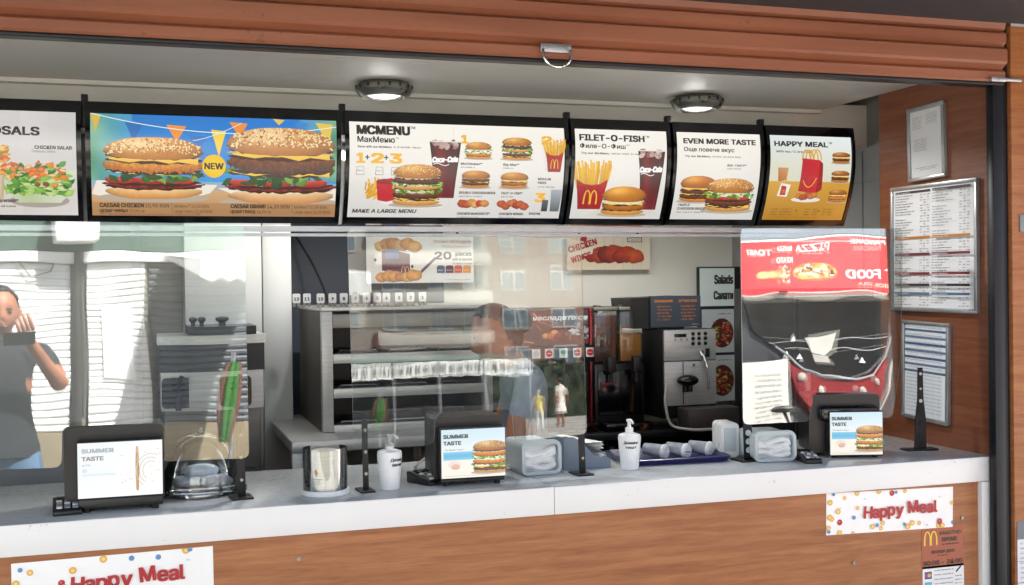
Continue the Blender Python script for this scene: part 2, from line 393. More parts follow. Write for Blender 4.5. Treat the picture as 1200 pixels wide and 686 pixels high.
class Art:
    EPS = 0.00006
    def __init__(s, W, H, bg='#ffffff', rows=None):
        s.W, s.H = W, H; s.v = []; s.c = []; s.f = []; s.z = 0.0
        if bg is not None: s.grad(0, 0, W, H, bg)
        s.z = 0.0004
    def up(s): s.z += s.EPS
    def raw(s, pts, cols, faces):
        b = len(s.v)
        s.v += [(p[0], p[1], s.z) for p in pts]; s.c += cols
        s.f += [tuple(b + i for i in f) for f in faces]
    def poly(s, pts, col, up=True):
        if up: s.up()
        col = hx(col) if isinstance(col, str) else col
        s.raw(pts, [col] * len(pts), [tuple(range(len(pts)))])
    def grad(s, x0, y0, x1, y1, bl, br=None, tl=None, tr=None, n=1):
        s.up(); h = lambda q: hx(q) if isinstance(q, str) else q
        bl = h(bl); br = h(br) if br else bl; tl = h(tl) if tl else bl; tr = h(tr) if tr else (br if tl == bl else tl)
        s.raw([(x0, y0), (x1, y0), (x1, y1), (x0, y1)], [bl, br, tr, tl], [(0, 1, 2, 3)])
    def rect(s, x0, y0, x1, y1, col, up=True): s.poly([(x0, y0), (x1, y0), (x1, y1), (x0, y1)], col, up)
    def ell(s, cx, cy, rx, ry, col, n=20, rot=0.0, up=True, edge=None):
        if up: s.up()
        col = hx(col) if isinstance(col, str) else col
        edge = col if edge is None else (hx(edge) if isinstance(edge, str) else edge)
        ca, sa = math.cos(rot), math.sin(rot); pts = [(cx, cy)]
        for i in range(n):
            a = 2 * math.pi * i / n; x, y = rx * math.cos(a), ry * math.sin(a)
            pts.append((cx + x * ca - y * sa, cy + x * sa + y * ca))
        s.raw(pts, [col] + [edge] * n, [(0, 1 + i, 1 + (i + 1) % n) for i in range(n)])
    def stroke(s, pts, w, col, up=True):
        if up: s.up()
        col = hx(col) if isinstance(col, str) else col
        L, Rr = [], []
        n = len(pts)
        for i, p in enumerate(pts):
            a, b = pts[max(i - 1, 0)], pts[min(i + 1, n - 1)]
            dx, dy = b[0] - a[0], b[1] - a[1]; d = math.hypot(dx, dy) or 1
            ww = w[i] if isinstance(w, list) else w
            L.append((p[0] - dy / d * ww / 2, p[1] + dx / d * ww / 2)); Rr.append((p[0] + dy / d * ww / 2, p[1] - dx / d * ww / 2))
        s.raw(L + Rr, [col] * (2 * n), [(i, i + 1, n + i + 1, n + i) for i in range(n - 1)])
    def text(s, txt, x, y, size, col, bold=0.0, shear=0.0, rot=0.0, align='L', width=None, up=True, flip=False):
        """baseline-left at x,y; width squeezes the line to that length"""
        if up: s.up()
        col = hx(col) if isinstance(col, str) else col
        vs, fs = text_geo(txt, bold, shear); size *= 1.36         # size is the height of a capital
        if not vs: return 0
        x0 = min(v[0] for v in vs); x1 = max(v[0] for v in vs)
        kx = size if width is None else width / max(1e-6, (x1 - x0))
        wd = (x1 - x0) * kx; ox = {'L': 0, 'C': -wd / 2, 'R': -wd}[align]
        ca, sa = math.cos(rot), math.sin(rot); out = []
        for vx, vy in vs:
            a = (vx - x0) * kx + ox; b = vy * size
            if flip: a = -a
            out.append((x + a * ca - b * sa, y + a * sa + b * ca))
        if bold <= 0: s.raw(out, [col] * len(out), fs); return wd
        d = bold * size * 1.75
        for ox_, oy_ in ((0, 0), (-d, -d * .6), (d, -d * .6), (-d, d * .6), (d, d * .6)):     # heavier strokes
            s.raw([(p[0] + ox_, p[1] + oy_) for p in out], [col] * len(out), fs); s.z += 0.00002
        return wd
    def fine(s, x, y, w, h, col, n=None, seed=0):
        """a line of print too small to read: word-long dashes"""
        s.up(); q = random.Random(seed + int(x * 9999) + int(y * 99999)); px = x
        col = hx(col) if isinstance(col, str) else col
        pts, fs = [], []
        while px < x + w:
            for _ in range(q.randrange(2, 9)):                   # letters as small upright strokes and bowls
                if px > x + w: break
                lw = h * q.uniform(.34, .62); up_ = h * q.choice((.62, .62, .62, .9)); t_ = h * .17; k = len(pts)
                bars = [(px, y, px + t_, y + up_)]
                if q.random() < .75: bars += [(px + t_, y + h * .62 - t_, px + lw, y + h * .62)]
                if q.random() < .6: bars += [(px + lw - t_, y, px + lw, y + h * .62)]
                if q.random() < .5: bars += [(px + t_, y, px + lw, y + t_)]
                for (a0, b0, a1, b1) in bars:
                    k = len(pts); pts += [(a0, b0), (a1, b0), (a1, b1), (a0, b1)]; fs.append((k, k + 1, k + 2, k + 3))
                px += lw + h * .16
            px += h * .4
        s.raw(pts, [col] * len(pts), fs)
    def mesh_grid(s, fn, nu, nv, cf):
        s.up(); pts, cols, fs = [], [], []
        for j in range(nv + 1):
            for i in range(nu + 1):
                pts.append(fn(i / nu, j / nv)); cols.append(cf(i / nu, j / nv))
        for j in range(nv):
            for i in range(nu):
                a = j * (nu + 1) + i; fs.append((a, a + 1, a + nu + 2, a + nu + 1))
        s.raw(pts, cols, fs)
    # ---- food
    def band(s, cx, y0, y1, hw, ct, cb, jit=0.12, wob=0.15, n=28, m=3, tilt=0.0, taper=5, seed=1):
        q = random.Random(seed); ct = hx(ct) if isinstance(ct, str) else ct; cb = hx(cb) if isinstance(cb, str) else cb
        off = [[(q.random() - .5) * wob * (y1 - y0) for _ in range(n + 1)] for _ in range(m + 1)]
        jc = [[1 + (q.random() - .5) * 2 * jit for _ in range(n + 1)] for _ in range(m + 1)]
        def fn(u, v):
            t = u * 2 - 1; k = (1 - abs(t) ** taper) ** 0.5 if abs(t) < 1 else 0
            ym = (y0 + y1) / 2; y = y0 + (y1 - y0) * v; sag = hw * .05 * t * t - .03 * hw
            return (cx + hw * t, ym + (y - ym) * max(.25, k) + off[round(v * m)][round(u * n)] + tilt * t + sag)
        def cf(u, v):
            t = u * 2 - 1
            return mul(lerp(cb, ct, v), jc[round(v * m)][round(u * n)] * (1 - .35 * abs(t) ** 4))
        s.mesh_grid(fn, n, m, cf)
    def dome(s, cx, y0, hw, h, base, hi, seeds=0, seed=2, flat=2.4):
        q = random.Random(seed); base = hx(base) if isinstance(base, str) else base; hi = hx(hi) if isinstance(hi, str) else hi
        top = lambda t: (1 - abs(t) ** flat) ** (1 / 1.9) if abs(t) < 1 else 0
        def fn(u, v):
            t = u * 2 - 1; lo_ = y0 - .10 * h * (1 - t * t) + .26 * h * abs(t) ** 6; hi_ = y0 + .26 * h + .74 * h * top(t)
            return (cx + hw * t, lo_ + (hi_ - lo_) * v)
        def cf(u, v):
            t = u * 2 - 1
            g = math.exp(-((t + .3) ** 2) / .22 - ((v - .72) ** 2) / .07) * 1.15
            e = 1.08 - .5 * abs(t) ** 4 - .38 * (1 - v) ** 2 - .16 * max(0, t)
            return mul(lerp(base, hi, min(1, g)), e * (1 + (q.random() - .5) * .1))
        s.mesh_grid(fn, 26, 8, cf)
        if seeds:
            s.up()
            for _ in range(seeds):
                t = q.uniform(-.9, .9); v = q.uniform(.22, .95)
                x = cx + hw * t; y = y0 + h * (.26 + .74 * top(t)) * v
                r = hw * .022 * q.uniform(.8, 1.2)
                s.ell(x, y - r * .35, r * 1.1, r * .6, mul(base, .62), 7, q.uniform(0, 3), up=False)
            s.up()
            for _ in range(0): pass
            q2 = random.Random(seed + 5)
            for _ in range(seeds):
                t = q2.uniform(-.92, .92); v = q2.uniform(.2, .97) ** .85
                r = hw * .024 * q2.uniform(.8, 1.25)
                s.ell(cx + hw * t, y0 + h * (.26 + .74 * top(t)) * v, r * 1.15, r * .62, lerp(hx('#f7e3b0'), hx('#e8c98a'), q2.random()), 7, q2.uniform(0, 3), up=False)
    def leaves(s, cx, y, hw, hh, cols, n=40, size=.05, seed=3):
        q = random.Random(seed); cs = [hx(c) for c in cols]
        for k in range(n):
            if k % 6 == 0: s.up()
            x = cx + hw * q.uniform(-1, 1); yy = y + hh * q.uniform(-1, 1); a = q.uniform(0, 6.28)
            r = size * q.uniform(.6, 1.3); c = cs[q.randrange(len(cs))]
            pts = []
            for i in range(8):
                t = a + i * math.pi / 4; rr = r * (1 if i % 4 in (0,) else q.uniform(.35, .75)); pts.append((x + rr * math.cos(t), yy + rr * .62 * math.sin(t)))
            s.raw([(x, yy)] + pts, [mul(c, 1.15)] + [mul(c, q.uniform(.6, 1.0)) for _ in pts], [(0, 1 + i, 1 + (i + 1) % 8) for i in range(8)])
    def cheese(s, cx, y, hw, drip, col='#f4c23c', seed=1):
        q = random.Random(seed); pts = [(cx - hw, y)]
        xs = [-1, -.55, -.1, .35, .7, 1]
        for k, t in enumerate(xs):
            pts.append((cx + hw * t, y - (drip * q.uniform(.7, 1.1) if k % 2 else drip * .1)))
        pts += [(cx + hw, y + drip * .16), (cx - hw, y + drip * .16)]
        s.up(); c = hx(col); s.raw([(cx, y + drip * .1)] + pts[1:], [mul(c, 1.1)] + [mul(c, .9 if i % 2 else 1.05) for i in range(len(pts) - 1)], [(0, 1 + i, 1 + (i + 1) % (len(pts) - 1)) for i in range(len(pts) - 1)])
    def burger(s, cx, y, hw, spec, seed=1, bun='#c9812f', hi='#eab566', seeds=60, tall=None):
        if tall:
            tot = sum(h * (.86 if k not in ('lettuce', 'rocket') else .7) for k, h in spec[:-1]) + spec[-1][1]
            spec = [(k, h * tall / tot) for k, h in spec]
        """stack of layers from the bottom: (kind, height in half-widths)"""
        s.up(); s.ell(cx, y - hw * .02, hw * 1.12, hw * .1, '#b9ab98', 24)
        yy = y
        for k, (kind, h) in enumerate(spec):
            hh = h * hw; sd = seed * 31 + k
            if k and kind not in ('lettuce', 'rocket', 'sauce'): s.band(cx, yy - hw * .035, yy + hw * .045, hw * .95, '#4a2412', '#35180c', .2, .5, 24, 2, seed=sd + 7)
            if kind == 'bun': s.band(cx, yy - hh * .1, yy + hh, hw * .96, mul(hx(hi), 1.0), mul(hx(bun), .9), .06, .08, seed=sd, taper=3)
            elif kind == 'top': s.dome(cx, yy - .02 * hw, hw, hh, bun, hi, seeds, sd)
            elif kind == 'patty': s.band(cx, yy, yy + hh, hw * .98, '#8a4c2b', '#4a2213', .5, .25, 60, 6, seed=sd)
            elif kind == 'chicken': s.band(cx, yy, yy + hh, hw * 1.0, '#e8a03c', '#b8611a', .26, .3, 60, 6, seed=sd)
            elif kind == 'fish': s.band(cx, yy, yy + hh, hw * .94, '#c9822f', '#9a5518', .15, .1, 30, 3, seed=sd)
            elif kind == 'sauce': s.band(cx, yy, yy + hh, hw * .93, '#fbf3df', '#eadcb9', .06, .7, 30, 2, seed=sd)
            elif kind == 'cheese':
                s.band(cx, yy + hh * .45, yy + hh, hw * .98, '#f7d264', '#e5a827', .05, .3, 24, 2, seed=sd); s.cheese(cx, yy + hh * .62, hw * .88, hw * .10, '#f2c44a', seed=sd)
            elif kind == 'tomato':
                s.up(); q = random.Random(sd)
                for t in (-.62, -.1, .5): s.band(cx + hw * t, yy, yy + hh, hw * .34, '#d84a32', '#9c1d14', .15, .15, 10, 3, taper=4, seed=sd + int(t * 10))
            elif kind == 'lettuce': s.leaves(cx, yy + hh * .5, hw * 1.0, hh * .55, ['#6ea637', '#8fc04c', '#4f8a2a', '#b4d376', '#3d6f22'], 44, hw * .14, sd)
            elif kind == 'rocket': s.leaves(cx, yy + hh * .45, hw * .98, hh * .8, ['#3f6e28', '#2d5520', '#5a8f35', '#274a1c', '#7da84a'], 40, hw * .16, sd)
            elif kind == 'bacon': s.band(cx, yy, yy + hh, hw * 1.02, '#a63a2c', '#7a1a18', .3, .5, 34, 3, seed=sd)
            elif kind == 'onion': s.band(cx, yy, yy + hh, hw * .9, '#f3ead9', '#d3c3a8', .15, .8, 34, 2, seed=sd)
            yy += hh * (.86 if kind not in ('lettuce', 'rocket') else .7)
        return yy
    def fries(s, cx, y, w, h, logo=True, seed=4):
        q = random.Random(seed)
        for k in range(60):
            if k % 6 == 0: s.up()
            x = cx + w * q.uniform(-.46, .46); a = (x - cx) / w * .5 + q.uniform(-.12, .12); ln = h * q.uniform(.35, .62) ; b = w * .028
            y0 = y + h * .42; dx, dy = math.sin(a) * ln, math.cos(a) * ln; c = lerp(hx('#f0bf3c'), hx('#dd9c25'), q.random())
            s.raw([(x - b, y0), (x + b, y0), (x + b + dx, y0 + dy), (x - b + dx, y0 + dy)], [mul(c, .75), mul(c, .8), c, mul(c, 1.1)], [(0, 1, 2, 3)])
        s.up(); c = hx('#b81722')
        pts = [(cx - w * .36, y), (cx + w * .36, y), (cx + w * .5, y + h * .62), (cx + w * .25, y + h * .52), (cx, y + h * .5), (cx - w * .25, y + h * .52), (cx - w * .5, y + h * .62)]
        s.raw(pts, [mul(c, .6), mul(c, .8), c, c, c, mul(c, 1.05), mul(c, .8)], [(0, 1, 2, 3, 4, 5, 6)])
        if logo: s.arches(cx, y + h * .1, w * .42, h * .28, '#f5b51e')
    def arches(s, cx, y, w, h, col):
        for sg in (-1, 1):
            c0 = cx + sg * w * .25; pts = []
            for i in range(15):
                a = math.pi * i / 14; pts.append((c0 - w * .23 * math.cos(a), y + h * (math.sin(a) ** .62)))
            s.stroke(pts, [w * .12 - w * .035 * math.sin(math.pi * i / 14) for i in range(15)], col)
    def cup(s, cx, y, w, h, script='Coca-Cola', seed=5):
        q = random.Random(seed)
        def fn(u, v):
            hw = w * .5 * (.66 + .34 * v) * (1 - .1 * math.sin(math.pi * v) * (1 - v)); return (cx + (u * 2 - 1) * hw, y + h * v)
        def cf(u, v):
            e = .5 + .9 * math.exp(-((u - .25) / .16) ** 2) + .4 * math.exp(-((u - .85) / .08) ** 2)
            b = lerp(hx('#7a1a1c'), hx('#3a0c10'), abs(u * 2 - 1)); b = lerp(b, hx('#a8283a'), max(0, .5 - v))
            return mul(b, e * (1 + (q.random() - .5) * .25))
        s.mesh_grid(fn, 14, 12, cf)
        s.up()
        for _ in range(14):
            x = cx + w * q.uniform(-.38, .38); s.ell(x, y + h * q.uniform(.9, 1.0), w * .12, h * .04, lerp(hx('#d9c8bd'), hx('#7d4a3c'), q.random()), 6, q.random() * 3, up=False)
        s.stroke([(cx - w * .49, y + h), (cx + w * .49, y + h)], h * .02, '#e5e0d8')
        if script: s.text(script, cx - w * .40, y + h * .62, h * .13, '#ffffff', .03, .3, 0.04, width=w * .80); s.stroke([(cx - w * .38 + w * .5 * i / 8, y + h * .585 + h * .02 * math.sin(i * .8)) for i in range(9)], h * .012, '#ffffff')
    def nuggets(s, cx, cy, hw, hh, n=7, cols=('#d9913a', '#b86a1f', '#e8b060'), seed=6, size=.33):
        q = random.Random(seed)
        for k in range(n):
            x = cx + hw * (-.72 + 1.44 * (k + .5) / n) + q.uniform(-.05, .05) * hw; y = cy + hh * q.uniform(-.4, .4); r = hw * size * q.uniform(.8, 1.1)
            c = hx(cols[q.randrange(len(cols))]); s.up(); m = 16
            pts = [(x + r * math.cos(6.283 * i / m) * q.uniform(.85, 1.08), y + r * .72 * math.sin(6.283 * i / m) * q.uniform(.85, 1.08)) for i in range(m)]
            mid = [(x + (p[0] - x) * .55 - r * .08, y + (p[1] - y) * .55 + r * .1) for p in pts]
            cols_ = [mul(c, 1.3)] + [mul(c, q.uniform(.85, 1.25)) for _ in mid] + [mul(c, .55 + .25 * (1 if p[1] > y else 0)) for p in pts]
            fs = [(0, 1 + i, 1 + (i + 1) % m) for i in range(m)] + [(1 + i, 1 + m + i, 1 + m + (i + 1) % m, 1 + (i + 1) % m) for i in range(m)]
            s.raw([(x - r * .1, y + r * .12)] + mid + pts, cols_, fs)
    def build(s, name, mapf, mats, parent=None, cuts=0, flipx=False):
        me = bpy.data.meshes.new(name); me.from_pydata(s.v, [], s.f)
        at = me.attributes.new('ink', 'FLOAT_COLOR', 'POINT')
        at.data.foreach_set('color', [x for c in s.c for x in (c[0], c[1], c[2], 1.0)])
        bm = bmesh.new(); bm.from_mesh(me)
        # trim to the sheet
        for co, no in (((0, 0, 0), (-1, 0, 0)), ((s.W, 0, 0), (1, 0, 0)), ((0, 0, 0), (0, -1, 0)), ((0, s.H, 0), (0, 1, 0))):
            bmesh.ops.bisect_plane(bm, geom=bm.verts[:] + bm.edges[:] + bm.faces[:], dist=1e-7, plane_co=co, plane_no=no, clear_outer=True)
        for k in range(1, cuts):
            bmesh.ops.bisect_plane(bm, geom=bm.verts[:] + bm.edges[:] + bm.faces[:], dist=1e-7, plane_co=(0, s.H * k / cuts, 0), plane_no=(0, 1, 0))
        for v in bm.verts: v.co = mapf(*v.co)
        bm.to_mesh(me); bm.free()
        for m in (mats if isinstance(mats, (list, tuple)) else [mats]): me.materials.append(m)
        return link_mesh(name, me, parent)

def map_xz(o, rz=0.0, rx=0.0):
    """sheet facing -Y (towards the street) with its lower left corner at o"""
    F = Matrix.Translation(Vector(o)) @ Matrix.Rotation(rz, 4, 'Z') @ Matrix.Rotation(rx, 4, 'X')
    return lambda u, v, z: F @ Vector((u, -z, v))

# ------------------------------------------------------------------ the kiosk
CZ = 1.052                                      # counter height
pv = MB(); pv.sheet(lambda u, v: Vector((-150 + 350 * u, -170 + 220 * v, 0)), 4, 4)
tag(pv.build('pavement', M['pavement'], smooth=False), kind='structure')

XL, XR = -3.0, 2.57
kiosk = thing('kiosk', 'brown wood panelled fast food kiosk with a wide open serving hatch', 'kiosk', (0, 0, 0))
def kpart(name, fn, mats, bev=False):
    b = MB(); fn(b); return b.build(name, mats, kiosk)
kpart('floor', lambda b: b.bx(XL, 3.4, 0.05, 2.3, 0.0, 0.03), M['dark_floor'])
kpart('back_wall', lambda b: b.bx(XL, 3.4, 2.1, 2.2, 0.03, 2.5), M['wall'])
kpart('navy_panel', lambda b: b.bx(0.57, 1.30, 2.075, 2.098, 0.9, 2.2), M['navy_wall'])
kpart('white_column', lambda b: b.bx(0.44, 0.555, 1.62, 1.76, 0.03, 2.3, 0.006), M['wall_white'])
kpart('inner_wall', lambda b: b.bx(2.80, 2.88, 0.57, 2.1, 0.03, 2.5), M['inner_grey'])
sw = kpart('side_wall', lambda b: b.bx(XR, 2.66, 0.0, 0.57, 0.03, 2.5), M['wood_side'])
kpart('end_wall', lambda b: b.bx(XL - 0.1, XL, 0.0, 2.3, 0, 2.5), M['wall_white'])
kpart('roof', lambda b: b.bx(XL - 0.2, 3.6, -0.02, 2.4, 2.52, 2.62), M['canopy'])
kpart('soffit', lambda b: (b.bx(XL, XR, 0.03, 0.40, 2.300, 2.33), b.bx(XL, XR, 0.402, 0.97, 2.300, 2.33)), M['soffit'])
kpart('bulkhead', lambda b: (b.bx(XL, 2.80, 0.972, 2.1, 2.16, 2.33), b.bx(XL, 2.56, 0.93, 0.97, 2.285, 2.299)), M['bulkhead'])
kpart('lintel', lambda b: b.bx(XL, XR + .01, 0.005, 0.03, 2.236, 2.52), M['rail_dark'])
kpart('canopy', lambda b: b.bx(-4.0, 4.6, -1.15, -0.06, 2.425, 2.50), M['canopy'])
# door post with guide slot at the right of the hatch, and the neighbouring panel
kpart('guide_post', lambda b: (b.bx(2.590, 2.612, -0.036, 0.04, 0.0, 2.42, 0.003), b.bx(2.549, 2.588, -0.045, -0.012, 0.0, 2.235, 0.003)), [M['rail_dark']])
npan = kpart('neighbour_panel', lambda b: b.bx(2.614, 4.6, -0.05, 0.0, 0.0, 2.42, 0.004), M['wood_front'])
for z in (1.86, 1.72, 0.86, 1.02):
    b = MB(); b.cyl((2.668, -0.049, z), (2.668, -0.054, z), 0.008, seg=12); b.build('screw', M['nickel'], npan)
b = MB(); b.bx(2.640, 2.74, -0.056, -0.051, 1.768, 1.822, 0.002); b.build('hinge_plate', M['grey_paint'], npan)
kpart('wall_rail', lambda b: (b.bx(XL, 2.52, 0.80, 0.83, 1.805, 1.822), b.bx(XL, 2.52, 0.84, 0.86, 1.79, 1.80)), M['alu'])
kpart('steel_panel', lambda b: b.bx(0.14, 0.432, 1.56, 1.60, 0.9, 2.25, 0.004), M['wall_white'])
kpart('panel_side', lambda b: b.bx(-0.02, 0.135, 1.62, 1.66, 0.9, 2.25), M['steel_dull'])
kpart('screen_wall', lambda b: b.bx(XL, -0.05, 1.2, 1.24, 0.03, 2.16), M['inner_grey'])
kpart('wall_seams', lambda b: (b.bx(2.796, 2.799, 0.6, 2.0, 2.02, 2.024), b.bx(2.796, 2.799, 1.0, 1.004, 1.2, 2.15)), M['grey_paint'])

# ------------------------------------------------------------------ serving counter
sc_ = thing('serving_counter', 'long white stone serving counter with a wood panelled front', 'counter', (0, 0, 0))
JX = atY(649, 590, 0).x
b = MB(); b.bx(-2.9, JX - 0.0007, 0.0, 0.60, CZ - 0.078, CZ, 0.003); b.bx(JX + 0.0007, XR + 0.018, 0.0, 0.569, CZ - 0.078, CZ, 0.003)
top = b.build('worktop', M['counter_top'], sc_)
b = MB(); b.bx(-2.9, JX - 0.0007, -0.006, -0.0003, CZ - 0.0775, CZ - 0.0005, 0.0015); b.bx(JX + 0.0007, XR + 0.018, -0.006, -0.0003, CZ - 0.0775, CZ - 0.0005, 0.0015)
b.build('front_edge', M['white_trim'], sc_)
b = MB(); b.bx(-2.9, 2.525, 0.014, 0.04, 0.03, CZ - 0.0785); b.build('front_panel', M['wood_front'], sc_)
b = MB(); b.bx(2.528, 2.588, -0.004, 0.04, 0.0, CZ - 0.080, 0.002); b.build('end_leg', M['white_trim'], sc_)
for (px, py) in ((1127, 607), (350, 655), (1000, 660)):
    p = atY(px, py, 0.014); b = MB(); b.cyl((p.x, 0.0138, p.z), (p.x, 0.010, p.z), 0.006, seg=12); b.build('panel_screw', M['nickel'], sc_)

# ------------------------------------------------------------------ roller shutter
sh = thing('roller_shutter', 'brown ribbed roller shutter rolled up above the serving hatch', 'shutter', (0, 0, 2.24))
prof = [(-0.012, 0.000), (-0.050, 0.000), (-0.056, 0.006), (-0.056, 0.030), (-0.050, 0.036), (-0.040, 0.040), (-0.046, 0.046), (-0.060, 0.054), (-0.066, 0.062),
        (-0.066, 0.100), (-0.058, 0.106), (-0.046, 0.110), (-0.052, 0.116), (-0.062, 0.124), (-0.062, 0.150), (-0.054, 0.156), (-0.046, 0.160), (-0.056, 0.166), (-0.06, 0.184), (-0.012, 0.184)]
b = MB(); F = Matrix(((0, 0, 1, -2.95), (1, 0, 0, 0), (0, 1, 0, 0), (0, 0, 0, 1)))
b.prism(prof, 2.95 + 2.588, F); cur = b.build('slat_curtain', M['shutter'], sh, ang=22)
cur.location = (0, 0, 0)
b = MB(); b.bx(-2.95, 2.588, -0.05, -0.012, -0.010, -0.0005, 0.002); b.build('bottom_bar', M['rail_dark'], sh)
hp = atY(651, 57, -0.066)
hd = MB(); hd.bx(hp.x - .045, hp.x + .045, -0.072, -0.0665, hp.z - 2.24 - .012, hp.z - 2.24 + .012, 0.002)
for s in (-.034, .034): hd.cyl((hp.x + s, -0.072, hp.z - 2.24), (hp.x + s, -0.0745, hp.z - 2.24), 0.005, seg=10)
hd = hd.build('handle', M['alu'], sh)
b = MB(); pts = [(hp.x - .040, -0.076, hp.z - 2.24 - .005)] + [(hp.x + .040 * math.cos(R(180 + 18 * i)), -0.078 - .004 * math.sin(R(18 * i)), hp.z - 2.24 - .020 + .034 * math.sin(R(180 + 18 * i))) for i in range(11)] + [(hp.x + .040, -0.076, hp.z - 2.24 - .005)]
b.tube(pts, 0.0042); b.build('ring', M['chrome'], hd)
b = MB(); b.cyl((2.55, -0.07, 0.004), (2.635, -0.07, 0.004), 0.006, seg=10); b.bx(2.52, 2.575, -0.074, -0.0665, -0.004, 0.012, 0.002); b.build('latch', M['alu'], sh)

# ------------------------------------------------------------------ lamps in the soffit, then added fill tubes
def downlight(px, py, label):
    c = atZ(px, py, 2.300)
    t = thing('ceiling_lamp', label, 'lamp', (c.x, c.y, 2.299), 0, 'round lamps under the soffit')
    b = MB(); b.lathe([(0.062, 0.0), (0.085, -0.004), (0.094, -0.014), (0.095, -0.028), (0.086, -0.042), (0.072, -0.050), (0.066, -0.048), (0.064, -0.036), (0.02, -0.034)], seg=36)
    body = b.build('lamp_body', M['nickel'], t)
    for k in range(16):
        a = k * math.pi / 8; b = MB(); b.box((0.0952 * math.cos(a), 0.0952 * math.sin(a), -0.018), (0.004, 0.008, 0.012), 0.001, Matrix.Rotation(a, 3, 'Z')); b.build('vent_slot', M['black'], body)
    b = MB(); b.lathe([(0.0635, -0.0375), (0.045, -0.047), (0.001, -0.050)], seg=28); b.build('lens', M['lens'], t)
    ld = bpy.data.lights.new('lamp_light', 'SPOT'); ld.energy = 75.0; ld.color = (1.0, 0.97, 0.92); ld.spot_size = R(160); ld.spot_blend = 0.9; ld.shadow_soft_size = 0.055
    lo = bpy.data.objects.new('lamp_light', ld); C.objects.link(lo); lo.parent = t; lo.location = (0, 0, -.055)
    return t
downlight(450, 97, 'round nickel ceiling lamp above the gap between the bunting board and the wide white board')
downlight(817, 113, 'round nickel ceiling lamp above the two boards at the right')

for k, (x, lab) in enumerate(((.2, 'added fill tube over the soft serve machine, unseen behind the menu boards'), (1.7, 'added fill tube over the drinks machines, unseen behind the menu boards'))):  # added tubes, out of sight, to brighten the kitchen
    t = thing('fill_tube', lab, 'lamp', (x, 1.30, 2.159), 0, 'added fill tubes over the kitchen')
    b = MB(); b.bx(-.62, .62, -.03, .03, -.03, -.0005, .004); b.build('lamp_body', M['white_plastic'], t)
    b = MB(); b.cyl((-.6, 0, -.045), (.6, 0, -.045), .013, seg=14); b.build('tube', M['tube'], t)

# ------------------------------------------------------------------ menu light boxes
def bprof(v):                                    # v 0..1 bottom to top: curved, top leaning out to the street
    a, c, d = (0.79, 1.83), (0.672, 2.025), (0.722, 2.197)
    return ((1 - v) ** 2 * a[0] + 2 * v * (1 - v) * c[0] + v * v * d[0], (1 - v) ** 2 * a[1] + 2 * v * (1 - v) * c[1] + v * v * d[1])
def xat(px, Y): return math.tan(R(YAW) + math.atan((px - 600) / F_PX)) * (Y + 3.0)
BV0, BV1 = 0.055, 0.895
BH = 0.315
def board(name, label, px0, px1, draw, hang=True):
    x0, x1 = xat(px0, 0.722) + .002, xat(px1, 0.722) - .002
    Wd = x1 - x0
    t = thing(name, label, 'menu board', (x0, 0, 0), 0, 'backlit menu boards over the counter')
    b = MB()
    n = 16; outl = [bprof(i / n) for i in range(n + 1)]
    Fp = Matrix(((0, 0, 1, 0), (1, 0, 0, 0), (0, 1, 0, 0), (0, 0, 0, 1)))
    b.prism(outl + [(p[0] + .085, p[1]) for p in reversed(outl)], Wd, Fp)
    for (a, e) in ((0.0, .013), (Wd - .013, Wd)):
        Fq = Matrix(((0, 0, 1, a), (1, 0, 0, 0), (0, 1, 0, 0), (0, 0, 0, 1)))
        b.prism([(p[0] - .007, p[1]) for p in outl] + [(p[0] - .0005, p[1]) for p in reversed(outl)], e - a, Fq)
    for (va, vb) in ((0.0, BV0 - .004), (BV1 + .004, 1.0)):
        k = 4; pts = [bprof(va + (vb - va) * i / k) for i in range(k + 1)]
        Fq = Matrix(((0, 0, 1, .0132), (1, 0, 0, 0), (0, 1, 0, 0), (0, 0, 0, 1)))
        b.prism([(p[0] - .0065, p[1]) for p in pts] + [(p[0] - .0007, p[1]) for p in reversed(pts)], Wd - .0264, Fq)
    b.build('light_box', M['black_gloss'], t, ang=30)
    W = Wd - .030; A = draw(W, BH)
    def mp(u, v, z):
        p = bprof(BV0 + (BV1 - BV0) * v / BH); return Vector((.015 + u, p[0] - .0015 - z, p[1]))
    A.build('printed_panel', mp, M['print_lit'], t, cuts=26)
    if hang:
        b = MB()
        b.bx(-.012, .008, .735, .76, 2.12, 2.222, 0.002); b.build('hanger', M['rail_dark'], t)
    return t

